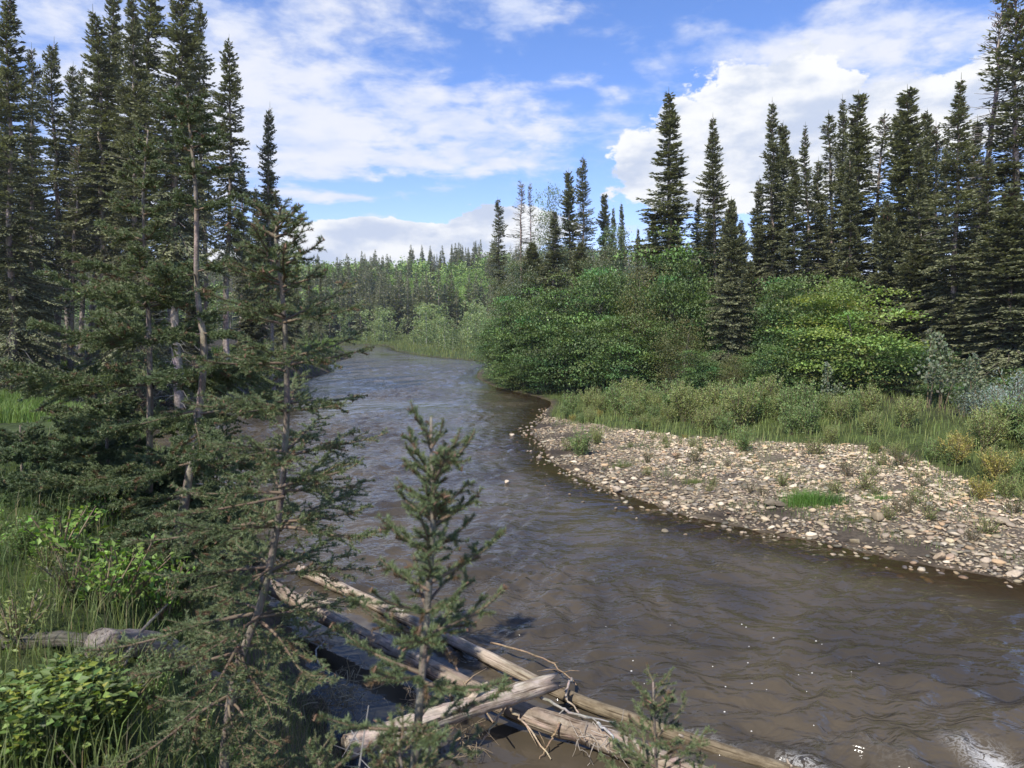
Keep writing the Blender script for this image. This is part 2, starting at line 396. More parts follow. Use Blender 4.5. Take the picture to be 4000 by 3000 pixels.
_, bd_ins = polyd(0, 0, BAR)
# gravel bar sheet on top of the ground (its stones are its children)
bx, by = np.arange(.5, 31, .35), np.arange(.5, 45.5, .35)
BX, BY = np.meshgrid(bx, by, indexing='ij'); bh, bdist, _ = land(BX, BY); dB, iB = polyd(BX, BY, BAR)
keep = iB & (bdist.ravel() > .05)
q = grid_faces(len(bx), len(by)); q = q[keep[q].all(1)]
g = Geo(); nb = fbm(BX.ravel(), BY.ravel(), .8, 3, 2)
cb = MUD*.75+(GRAV-MUD*.75)*np.clip(sst(.3, 2.5, bdist.ravel()+.6*nb), 0, 1)[:, None]
g.add(np.stack([BX.ravel(), BY.ravel(), bh.ravel()+.012], 1), q, 0, cb, True)
bar = g.obj('gravel_bar', M_ground); bar['kind'] = 'structure'

# ------------------------------------------------------------------ water
def mat_water():
    m = bpy.data.materials.new('river_water'); m.use_nodes = True; t = NT(m.node_tree); t.n.clear()
    out = t.node('ShaderNodeOutputMaterial')
    a = t.node('ShaderNodeAttribute', attribute_name='tint'); sp = t.node('ShaderNodeSeparateColor'); t.l.new(a.outputs['Color'], sp.inputs[0])
    depth, rough, foam = sp.outputs
    vec = t.node('ShaderNodeTexCoord').outputs['Object']
    mp = t.node('ShaderNodeMapping'); t.l.new(vec, mp.inputs[0]); mp.inputs['Rotation'].default_value = (0, 0, R(-28)); mp.inputs['Scale'].default_value = (.8, 1.5, 1)
    v = mp.outputs[0]
    n1 = t.noise(v, 2.6, 2, .5, .7); n2 = t.noise(v, 8, 1.5, .5, .4); n0 = t.noise(v, .9, 1, .5, .5)
    h = t.m('ADD', t.m('ADD', t.m('MULTIPLY', n1, .10), t.m('MULTIPLY', n2, .024)), t.m('MULTIPLY', n0, .08))
    h = t.m('MULTIPLY', h, rough)
    b = t.node('ShaderNodeBump'); b.inputs['Strength'].default_value = 1; b.inputs['Distance'].default_value = 1.; t.l.new(h, b.inputs['Height'])
    p = t.node('ShaderNodeBsdfPrincipled'); p.inputs['Roughness'].default_value = .06; p.inputs['IOR'].default_value = 1.333
    p.inputs['Specular IOR Level'].default_value = .5
    murk = t.mix(t.ramp(t.noise(vec, .35, 4, .5, .8), .35, .65), (.052, .043, .031), (.084, .067, .044))
    t.l.new(t.m('ADD', .03, t.m('MULTIPLY', rough, .10)), p.inputs['Roughness']); t.l.new(murk, p.inputs['Base Color']); t.l.new(b.outputs[0], p.inputs['Normal'])
    # turbid: stones on the bed show only where it is shallow
    gl = t.node('ShaderNodeBsdfGlossy'); gl.inputs['Roughness'].default_value = .06; t.l.new(b.outputs[0], gl.inputs['Normal'])
    tr = t.node('ShaderNodeBsdfTransparent'); tr.inputs[0].default_value = (.62, .5, .34, 1)
    fr = t.node('ShaderNodeFresnel'); fr.inputs[0].default_value = 1.333; t.l.new(b.outputs[0], fr.inputs['Normal'])
    clear = t.node('ShaderNodeMixShader'); t.l.new(fr.outputs[0], clear.inputs[0]); t.l.new(tr.outputs[0], clear.inputs[1]); t.l.new(gl.outputs[0], clear.inputs[2])
    turb = t.ramp(depth, .02, .30, .25, 1.)
    mx = t.node('ShaderNodeMixShader'); t.l.new(turb, mx.inputs[0]); t.l.new(clear.outputs[0], mx.inputs[1]); t.l.new(p.outputs[0], mx.inputs[2])
    fo = t.node('ShaderNodeBsdfPrincipled'); fo.inputs['Base Color'].default_value = (.72, .70, .64, 1); fo.inputs['Roughness'].default_value = .6
    fn = t.noise(v, 6, 9, .72, 1.4); lac = t.m('ABSOLUTE', t.m('SUBTRACT', fn, .5))
    fm = t.m('MULTIPLY', t.ramp(lac, .055, .0), t.ramp(foam, .15, .75))
    fm = t.m('ADD', fm, t.m('MULTIPLY', t.ramp(t.m('ADD', fn, t.m('MULTIPLY', foam, .35)), .74, .86), t.ramp(foam, .1, .3)), clamp=True)
    fm = t.m('MULTIPLY', fm, .75)
    m2 = t.node('ShaderNodeMixShader'); t.l.new(t.m('MULTIPLY', fm, .8), m2.inputs[0]); t.l.new(mx.outputs[0], m2.inputs[1]); t.l.new(fo.outputs[0], m2.inputs[2])
    t.l.new(m2.outputs[0], out.inputs[0]); return m
M_water = mat_water()

LOG_A = np.array([atz(300, 571, .1), atz(324, 581, .1), atz(385, 610, .1), atz(450, 640, .12), atz(560, 694, .06), atz(660, 731, .03), atz(768, 766, .0), atz(840, 786, -.08)])
wx, wy = axis(-270, 90, .05, .0095, 3.), axis(-40, 210, .05, .0095, 9.)
WX, WY = np.meshgrid(wx, wy, indexing='ij'); wxr, wyr = WX.ravel(), WY.ravel()
wh, wd, wl = land(wxr, wyr); depth = np.clip(-wh, 0, 1)
dlog, _ = polyd(wxr, wyr, LOG_A[:, :2], False)
# side of the log that faces the bank is a calm pool
sgn = np.zeros_like(wxr)
lx = np.interp(wyr, LOG_A[::-1, 1], LOG_A[::-1, 0], left=99, right=-99)
pool = sst(.0, -.25, wxr-lx)*sst(13.5, 12, wyr)*sst(5.5, 6.5, wyr)
rapid = np.clip(.55+.6*fbm(wxr, wyr, .16, 3, 21), .1, 1.4)
amp = rapid*(1-.93*pool)*sst(-.05, 1.2, -wd)
amp *= (1+.35*sst(25, 60, wyr))
zz = np.zeros_like(wxr); rg = np.random.default_rng(4)
px_ = wxr+.5*fbm(wxr, wyr, .5, 2, 31); py_ = wyr+.5*fbm(wxr, wyr, .5, 2, 37)
for i in range(46):
    lam = .22*(1.3/.22)**rg.random(); th = R(-60)+rg.normal()*.75; kx, ky = math.cos(th)*2*math.pi/lam, math.sin(th)*2*math.pi/lam
    gate = sst(-.2, .6, vnoise(wxr, wyr, .45/lam**.5, 100+i))
    zz += np.sin(kx*px_+ky*py_+rg.random()*6.28)*.025*lam**.9*gate*sst(lam*130, lam*60, np.hypot(wxr, wyr))
foamspots = []
def spot(u, v, r, s):
    p = atz(u*K, v*K, 0); foamspots.append((p[0], p[1], r*.7, s*.55))
for a_ in [(1350, 1400, .5, .75), (1120, 1330, .5, .5), (1480, 1505, .7, .8), (1640, 1480, .6, .4), (1500, 1560, .7, .7), (1420, 1440, .5, .4), (1930, 1640, .7, .8), (1790, 1590, .6, .6), (2150, 1630, .6, 2.0), (2060, 1600, .6, .6), (1280, 1290, .5, .3), (1700, 1640, .7, .5), (1250, 1420, .5, .5), (1000, 1290, .4, .4)]: spot(*a_)
fo = np.zeros_like(wxr); bumpz = np.zeros_like(wxr)
for fx, fy, fr_, fs in foamspots:
    q2 = ((wxr-fx)**2+(wyr-fy)**2)/fr_**2
    fo += fs*np.exp(-q2)
bp = atz(2170*K, 1600*K, 0); dx, dy = wxr-bp[0], wyr-bp[1]
bumpz += .16*np.exp(-(dx/.55)**2-(dy/.3)**2) - .10*np.exp(-((dx+.1)/.7)**2-((dy+.45)/.35)**2)
for (u, v, a2) in [(1500, 1500, .05), (1370, 1395, .05), (1930, 1625, .05)]:
    q0 = atz(u*K, v*K, 0); bumpz += a2*np.exp(-((wxr-q0[0])/.5)**2-((wyr-q0[1])/.22)**2)
fo *= (.75+.5*fbm(wxr, wyr, 1.4, 3, 44))
fo += .35*sst(.5, .1, dlog)*(1-pool)*(wyr < 12)*sst(-.3, .5, fbm(wxr, wyr, 1.2, 2, 45))
zz = zz*amp+bumpz
keepw = (wd < .6) & (wyr > -39)
g = Geo(); g.add(np.stack([wxr, wyr, zz], 1), grid_faces(len(wx), len(wy), None), 0, np.stack([depth, np.clip(amp*1.0+.02, 0, 1.3), np.clip(fo, 0, 2)], 1), True)
V0, F0 = g.V[0], g.Fc[0]; F0 = F0[keepw[F0].all(1)]; used = np.unique(F0); rm = np.zeros(len(V0), int); rm[used] = np.arange(len(used))
g2 = Geo(); g2.add(V0[used], rm[F0], 0, g.C[0][used], True)
river = g2.obj('river', M_water); river['kind'] = 'structure'

# foam flecks drifting on the near water: too many and too small to count
def flecks():
    g = Geo(); n = 28
    uu = rng.uniform(1000, 2212, n*3); vv = rng.uniform(1350, 1600, n*3); c = 0
    for u, v in zip(uu, vv):
        p = atz(u*K, v*K, 0); hh, dd, _ = land(np.array([p[0]]), np.array([p[1]]))
        if dd[0] > -.4: continue
        lxx = np.interp(p[1], LOG_A[::-1, 1], LOG_A[::-1, 0])
        if p[0] < lxx+.2 or vnoise(p[0], p[1], .9, 5) < -.2: continue
        r = rng.uniform(.004, .011); th = np.arange(6)*math.pi/3
        V = np.stack([p[0]+np.cos(th)*r*1.5, p[1]+np.sin(th)*r, np.full(6, .022)], 1)
        V = np.vstack([V, [p[0], p[1], .034]]); g.add(V, [(6, i, (i+1) % 6) for i in range(6)], 0, (.7, .68, .62), True); c += 1
        if c > n: break
    o = g.obj('foam_flecks', M_foam); thing('', 'small white foam flecks drifting on the brown river in front of the logs', 'foam', kind='stuff', obj=o)
flecks()

# ------------------------------------------------------------------ stones
def ico(sub):
    import bmesh
    bm = bmesh.new(); bmesh.ops.create_icosphere(bm, subdivisions=sub, radius=1)
    V = np.array([v.co for v in bm.verts]); Fc = np.array([[v.index for v in f.verts] for f in bm.faces]); bm.free(); return V, Fc
I1, I2, I3 = ico(1), ico(2), ico(3)
STONECOL = np.array([(.55, .45, .32), (.60, .50, .36), (.44, .37, .27), (.24, .22, .185), (.52, .38, .24), (.66, .58, .46), (.35, .29, .21), (.46, .39, .31)])
def stoneshape(base, seed, ang=.0, flat=.30):
    rg = np.random.default_rng(seed); V = base.copy()
    for k in range(6):
        n = nrm(rg.normal(size=3)); V -= np.outer(np.clip(V@n-rg.uniform(.62, .9), 0, 1), n)*rg.uniform(.5, 1)
    V *= 1+.07*rg.normal(size=(len(V), 1))
    V *= np.array([1, rg.uniform(.6, .95), flat*rg.uniform(.75, 1.3)])
    return V
def rots(n, tilt=.22):
    a = rng.uniform(0, 2*math.pi, n); ca, sa = np.cos(a), np.sin(a); tx, ty = rng.normal(size=n)*tilt, rng.normal(size=n)*tilt
    Rz = np.zeros((n, 3, 3)); Rz[:, 0, 0] = ca; Rz[:, 0, 1] = -sa; Rz[:, 1, 0] = sa; Rz[:, 1, 1] = ca; Rz[:, 2, 2] = 1
    Rx = np.zeros((n, 3, 3)); Rx[:, 0, 0] = 1; Rx[:, 1, 1] = np.cos(tx); Rx[:, 1, 2] = -np.sin(tx); Rx[:, 2, 1] = np.sin(tx); Rx[:, 2, 2] = np.cos(tx)
    Ry = np.zeros((n, 3, 3)); Ry[:, 1, 1] = 1; Ry[:, 0, 0] = np.cos(ty); Ry[:, 0, 2] = np.sin(ty); Ry[:, 2, 0] = -np.sin(ty); Ry[:, 2, 2] = np.cos(ty)
    return Rx@Ry@Rz
def scatter_stones(g, xy, size, base, sink=.25, nshape=14, zoff=0.):
    V0, F0 = base; n = len(xy); sh = [stoneshape(V0, 50+k) for k in range(nshape)]; Rm = rots(n); h, _, _ = land(xy[:, 0], xy[:, 1])
    ks = rng.integers(0, nshape, n)
    for k in range(nshape):
        I = np.where(ks == k)[0]
        if not len(I): continue
        V = np.einsum('nij,vj->nvi', Rm[I], sh[k])*size[I][:, None, None]
        V[:, :, 0] += xy[I, 0][:, None]; V[:, :, 1] += xy[I, 1][:, None]; V[:, :, 2] += (h[I]+size[I]*(.32-sink)+zoff)[:, None]
        c = np.array([1.0, .95, .84])*STONECOL[rng.integers(0, len(STONECOL), len(I))]*rng.uniform(.6, 1.25, (len(I), 1))*rng.uniform(.95, 1.05, (len(I), 3))
        wet = sst(.42, .12, h[I])[:, None]; c = c*(1-.35*wet)
        Fc = (F0[None]+(np.arange(len(I))*len(V0))[:, None, None]).reshape(-1, 3)
        g.add(V.reshape(-1, 3), Fc, 0, np.repeat(c, len(V0), 0), True)
def bar_points(n, margin=.0):
    out = []
    while len(out) < n:
        x = rng.uniform(.5, 26, 20000); y = rng.uniform(5, 44, 20000)
        _, i = polyd(x, y, BAR); h, d, _ = land(x, y)
        vis = np.abs(x/np.maximum(y, 1)) < .80
        w = sst(-.75, .15, fbm(x, y, .55, 3, 77)+.45*sst(0, 3, d)) # muddy gaps
        ok = i & (d > margin) & vis & (rng.random(len(x)) < w)*(rng.random(len(x)) < np.clip(26/np.hypot(x, y), .35, 1))
        out += list(np.stack([x[ok], y[ok]], 1))
    return np.array(out[:n])
# cobbles lining the shore too small to pick apart
g = Geo()
xy = bar_points(26000, -.0); scatter_stones(g, xy, rng.uniform(.022, .055, len(xy)), I1, .2)
xy = bar_points(6500, .05); scatter_stones(g, xy, np.clip(rng.lognormal(-2.95, .38, len(xy)), .035, .11), I2, .12, zoff=.018)
# stones on the shallow bed
xs = rng.uniform(-1, 18, 9000); ys = rng.uniform(10, 42, 9000); hb, db, lb = land(xs, ys); ok = (db < .05) & (db > -2.0) & (~lb) & (rng.random(9000) < np.exp(db*1.1))
xy = np.stack([xs[ok], ys[ok]], 1)[:1500]; scatter_stones(g, xy, rng.uniform(.04, .12, len(xy)), I1, .1)
peb = g.obj('cobbles', M_stone, parent=bar); peb['kind'] = 'stuff'
# the 300 stones that show largest
st = [stoneshape(I2[0], 300+k, flat=.36) for k in range(8)]
stm = []
for k in range(8):
    for j in range(4):
        g = Geo(); g.add(st[k], I2[1], 0, STONECOL[(k*3+j*2) % 8]*np.array([.95, .90, .80])*(1.1-.12*j), True); stm.append(g.mesh('stone', [M_stone]))
xy = bar_points(3000, .1); dist = np.hypot(xy[:, 0], xy[:, 1]); size = np.clip(rng.lognormal(-2.6, .28, len(xy)), .055, .15)
o_ = np.argsort(-size/dist); pick = []
for i in o_:
    if all(np.hypot(*(xy[i]-xy[j])) > .8*(size[i]+size[j]) for j in pick): pick.append(i)
    if len(pick) >= 290: break
for i in pick:
    s = size[i]; o = bpy.data.objects.new('stone', stm[rng.integers(0, len(stm))]); COL.objects.link(o); o.parent = bar
    o.location = (xy[i][0], xy[i][1], gz(*xy[i])+s*.18+.02); o.scale = (s,)*3
    o.rotation_euler = (rng.normal()*.15, rng.normal()*.15, rng.uniform(0, 6.28))
# named boulders: (u, v in the 2212 view, width px, colour, flatness, label)
def boulder(u, v, w, c, flat, label, seed, z=None, rz=0, group=None, name='boulder'):
    zz_ = .0 if z is None else z
    p = atz(u*K, v*K, zz_)
    if z is None:
        for _ in range(6): p = atz(u*K, v*K, gz(p[0], p[1])+.05)
    r = w*(.8 if w > 20 else 1)*K/F*math.hypot(p[0], p[1])/2; c = tuple(np.array(c)*np.array([1.05, .95, .82])*.85)
    V = stoneshape(I3[0], seed, flat=flat*.85)
    rq = np.random.default_rng(seed)
    for _ in range(5):
        nn = nrm(rq.normal(size=3)); V = V-np.outer(np.clip(V@nn-.30, 0, 1), nn)*.8
    g = Geo(); g.add(V*r, I3[1], 0, c, True)
    o = g.obj(name, M_stone); o.location = (p[0], p[1], p[2]+r*flat*.35); o.rotation_euler = (rng.normal()*.12, .1*rng.normal(), rz)
    thing('', label, 'rock', obj=o, group=group)
    return o
boulder(1660, 1090, 40, (.20, .18, .14), .75, 'grey-brown angular boulder by the bright grass tuft, left one of two', 401)
boulder(1685, 1093, 34, (.17, .15, .12), .7, 'dark angular boulder touching its twin on the gravel just left of the grass tuft', 402)
boulder(1895, 1120, 48, (.30, .26, .19), .6, 'large tan slab boulder in mid gravel, right of the biggest grass tuft', 403)
boulder(1850, 1172, 44, (.27, .24, .17), .42, 'flat brown rock lying half in the water at the gravel edge', 404, z=.04)
boulder(2030, 1205, 36, (.42, .35, .26), .65, 'rounded sandy boulder among cobbles near the waterline at the right', 405)
boulder(2195, 1243, 44, (.50, .44, .36), .35, 'pale flat stone at the water edge by the right border', 406, z=.03)
boulder(1435, 1148, 26, (.24, .22, .17), .6, 'round dark-based stone standing alone in the water off the gravel bar', 407, z=.02)
boulder(2165, 1130, 44, (.36, .32, .25), .5, 'broad buff rock lying high on the gravel bar close to the right border', 408)
boulder(1330, 1060, 34, (.48, .43, .36), .6, 'cream cobble at the tip of the waterline pile, largest there', 409)
boulder(1460, 985, 30, (.44, .30, .20), .55, 'orange-tinged stone lying below the willows on the upper gravel', 410)
boulder(1105, 940, 14, (.55, .50, .42), .5, 'lone white stone poking out of the river, farthest from the bar', 411, z=.02)
boulder(1093, 1043, 16, (.55, .49, .40), .6, 'lone cream stone poking out of the river between small spruce and bar', 412, z=.02)
boulder(1165, 990, 16, (.50, .45, .38), .5, 'pale stone at the outer end of the shallow line of rocks off the bar tip', 413, z=.02)
GR = 'stones breaking the water off the bar tip'
for i, (u, v, w) in enumerate([(1178, 1050, 12), (1230, 1068, 12), (1148, 995, 10), (1215, 985, 14), (1240, 1010, 14), (1140, 975, 12), (1260, 1085, 13), (1330, 1098, 15), (1480, 1155, 14), (1540, 1135, 16), (1170, 940, 12), (1190, 915, 14), (1205, 960, 14), (1375, 1120, 12), (1185, 1068, 9), (1610, 1150, 14)]):
    boulder(u, v, w*.8, STONECOL[i % 8]*.55, .4, 'small wet stone breaking the shallow water beside the gravel bar tip', 430+i, z=.01, group=GR, name='wet_stone')
# ------------------------------------------------------------------ spruces of the middle distance
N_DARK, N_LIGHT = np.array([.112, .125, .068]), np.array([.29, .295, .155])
BARKC = (.32, .265, .22)
def spruce(seed, H, Rb, z0=.12, power=.75, den=1., dead=0., droop=.35, bare=False, sparse_top=0., tuft=1.):
    """returns crown, trunk, dead twigs"""
    rg = np.random.default_rng(seed); cr, tk, dt = Geo(), Geo(), Geo()
    zz = np.linspace(0, H, 16); r0 = .0095*H*(.9+.2*rg.random())
    cx = .012*H*np.cumsum(rg.normal(size=16))*.25; cy = .012*H*np.cumsum(rg.normal(size=16))*.25
    cx -= np.linspace(0, 1, 16)*cx[-1]; cy -= np.linspace(0, 1, 16)*cy[-1]
    axis_ = lambda z: np.stack([np.interp(z, zz, cx), np.interp(z, zz, cy), z], -1)
    V, Fc = tube(axis_(zz), r0*(1-zz/H)**.8+.012, 7, .06, seed=seed); tk.add(V, Fc, 0, jit(BARKC, len(V), .18), True)
    V, Fc = sticks(axis_(np.array([H*.999])), axis_(np.array([H*1.0]))+[[0, 0, H*.02]], .02, .008); tk.add(V, Fc, 0, N_DARK)
    zs = z0*H; lev = []; z = zs
    while z < H*.992:
        t = (z-zs)/(H-zs); nb = rg.integers(4, 8) if t < .93 else 4
        for k in range(nb): lev.append((z+rg.uniform(-.12, .12), t, rg.uniform(0, 6.283)))
        z += (.235-.08*t)*H/22
    L = np.array(lev); z, t, a = L.T; n = len(z)
    gap = .80+.20*np.sin(a*1+7*fbm(z*.3, z*0+seed*.7, 1., 2, seed % 9))  # one-sided thinning
    prof = (1-t)**power*np.clip(.62+t*3.2, 0, 1)
    ln = Rb*prof*rg.uniform(.62, 1.12, n)*gap*(1+.22*np.sin(z*2.1+seed))+.10+.012*H*(1-t)
    if sparse_top: ln *= 1-.45*sst(.45, .9, t)
    live = rg.random(n) > dead*(1-.0*t)
    e0 = np.where(True, R(-22)+R(58)*t**1.1, 0)+rg.normal(size=n)*R(6)
    dh = np.stack([np.cos(a), np.sin(a), 0*a], 1)
    def P(i, s):
        l = ln[i]; return axis_(z[i])+dh[i]*(l*s)[:, None]+UP*(np.tan(e0[i])*l*s-droop*(1-t[i])*l*s*s+.42*droop*l*s**4*(1-t[i]*.5))[:, None]
    idx = np.arange(n); segs = [0, .35, .7, 1.]
    for s0, s1 in zip(segs[:-1], segs[1:]):
        tgt = np.where(live)[0]
        V, Fc = sticks(P(tgt, np.full(len(tgt), s0)), P(tgt, np.full(len(tgt), s1)), .022*(1-s0*.7)+.004, .022*(1-s1*.7)+.003); cr.add(V, Fc, 1, (.10, .085, .065))
        dd = np.where(~live)[0]
        if len(dd):
            V, Fc = sticks(P(dd, np.full(len(dd), s0)), P(dd, np.full(len(dd), s1)), .02*(1-s0*.7)+.004, .02*(1-s1*.7)+.003); dt.add(V, Fc, 0, jit((.20, .18, .155), len(V)))
    li = np.where(live)[0]; cnt = np.maximum(5, (ln[li]*46*den).astype(int)); I = np.repeat(li, cnt)
    s = rg.random(len(I))**.72; s = np.clip(s, .06, 1)
    B = P(I, s); T = nrm(P(I, np.clip(s+.05, 0, 1.05))-P(I, s-.05)); side = rg.choice([-1, 1], len(I))*rg.uniform(.25, 1.25, len(I))
    lat = nrm(np.cross(T, UP)); D = nrm(T*rg.uniform(.5, 1.1, (len(I), 1))+lat*side[:, None]+UP*rg.normal(.02, .28, (len(I), 1)))
    # laterals: twigs starting off the main axis
    off = lat*(side*rg.random(len(I))*(1-s*.6)*np.minimum(ln[I]*.30, .55))[:, None]
    LL = rg.uniform(.16, .36, len(I))*tuft*(1-.25*s)
    Nn = nrm(UP+rg.normal(size=(len(I), 3))*.55)
    V, Fc = leaves(B+off-UP*.04*rg.random((len(I), 1)), D, Nn, LL, LL*.42, .2)
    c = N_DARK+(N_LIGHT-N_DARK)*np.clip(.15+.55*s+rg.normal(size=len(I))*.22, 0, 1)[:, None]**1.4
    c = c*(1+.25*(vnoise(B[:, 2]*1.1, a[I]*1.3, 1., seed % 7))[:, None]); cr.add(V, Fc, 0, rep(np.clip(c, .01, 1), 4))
    # cones near the top
    top = np.where(t > .86)[0]; J = rg.choice(top, 90); sj = rg.uniform(.3, 1, 90); Pc = P(J, sj)-UP*.05
    V, Fc = sticks(Pc, Pc-UP*.10, .022, .012); cr.add(V, Fc, 1, (.12, .07, .045))
    # dead twigs on the bare lower stem
    nd = 130 if bare else 26; zd = rg.uniform(.04*H, max(zs, .1*H)+.1*H, nd); ad = rg.uniform(0, 6.283, nd); ld = rg.uniform(.5, 1.9, nd)*Rb/2.4
    d0 = np.stack([np.cos(ad), np.sin(ad), -.1+0*ad], 1); p0 = axis_(zd); p1 = p0+d0*ld[:, None]*.5; p2 = p1+(d0-UP*.5)*ld[:, None]*.5
    for A_, B_, ra, rb in ((p0, p1, .016, .011), (p1, p2, .011, .004)):
        V, Fc = sticks(A_, B_, ra, rb); dt.add(V, Fc, 0, jit((.26, .245, .215), len(V), .1))
    q0 = p1+(p2-p1)*rg.random((nd, 1)); V, Fc = sticks(q0, q0+rg.normal(size=(nd, 3))*.2-UP*.14, .008, .003); dt.add(V, Fc, 0, (.25, .24, .21))
    return cr, tk, dt
PROTO = {}
def proto(key, **kw):
    cr, tk, dt = spruce(**kw); PROTO[key] = (cr.mesh('crown', [M_needle, M_twig]), tk.mesh('trunk', [M_bark]), dt.mesh('dead_twigs', [M_twig]), kw['H'])
proto('spire', seed=11, H=22, Rb=2.8, power=.95, den=.95, dead=.06)
proto('spire2', seed=21, H=22, Rb=2.4, power=.8, den=.9, z0=.08, droop=.5, dead=.06)
proto('full2', seed=22, H=22, Rb=3.3, power=1.05, den=1.15, tuft=.82, dead=.07, z0=.05, droop=.25)
proto('full', seed=12, H=22, Rb=3.4, power=.95, den=1.2, tuft=.82, dead=.08, z0=.05)
proto('column', seed=13, H=22, Rb=1.7, power=.5, den=1.25, z0=.06)
proto('ragged', seed=14, H=22, Rb=2.3, power=.6, den=.7, z0=.15, dead=.25)
proto('thin', seed=15, H=22, Rb=1.5, power=.5, den=.55, z0=.3, dead=.4, bare=True)
proto('bare', seed=16, H=24, Rb=2.2, power=.7, den=.9, z0=.42, dead=.12, bare=True)
proto('bare2', seed=17, H=24, Rb=2.6, power=.75, den=.9, z0=.33, dead=.18, bare=True, droop=.5)
proto('low', seed=18, H=9, Rb=2.2, power=.85, den=2.2, z0=.02, tuft=.6)
proto('snag', seed=19, H=22, Rb=1.7, power=.6, den=.5, z0=.35, dead=.9, bare=True)
proto('halfdead', seed=20, H=24, Rb=2.4, power=.6, den=.9, z0=.2, dead=.0, sparse_top=0, droop=.2)
def place_spruce(key, u_top, v_top, Y, label, u_base=None, name='spruce_tree', group=None, rz=None, wide=1., cat='tree', base=None):
    tp = at(u_top*K, v_top*K, Y); ub = u_top if u_base is None else u_base
    b = at(ub*K, 800*K, Y); bx_, by_ = b[0], Y; z = gz(bx_, by_)-.15
    cr, tk, dt, H = PROTO[key]; h = np.linalg.norm([tp[0]-bx_, tp[2]-z]); s = h/(H*1.015)
    o = thing(name, label, cat, (bx_, by_, z), group=group)
    az_ = rng.uniform(0, 6.28) if rz is None else rz
    o.rotation_euler = (0, math.atan2(tp[0]-bx_, tp[2]-z), 0)
    sx = s**.5*wide*(1.14 if b[0] > -10 else 1.0)
    for nm, me in (('trunk', tk), ('crown', cr), ('dead_twigs', dt)):
        c = bpy.data.objects.new(nm, me); c['kind'] = 'stuff' if nm == 'dead_twigs' else 'thing'; COL.objects.link(c); c.parent = o; c.rotation_euler = (0, 0, az_); c.scale = (sx, sx, s)
    return o
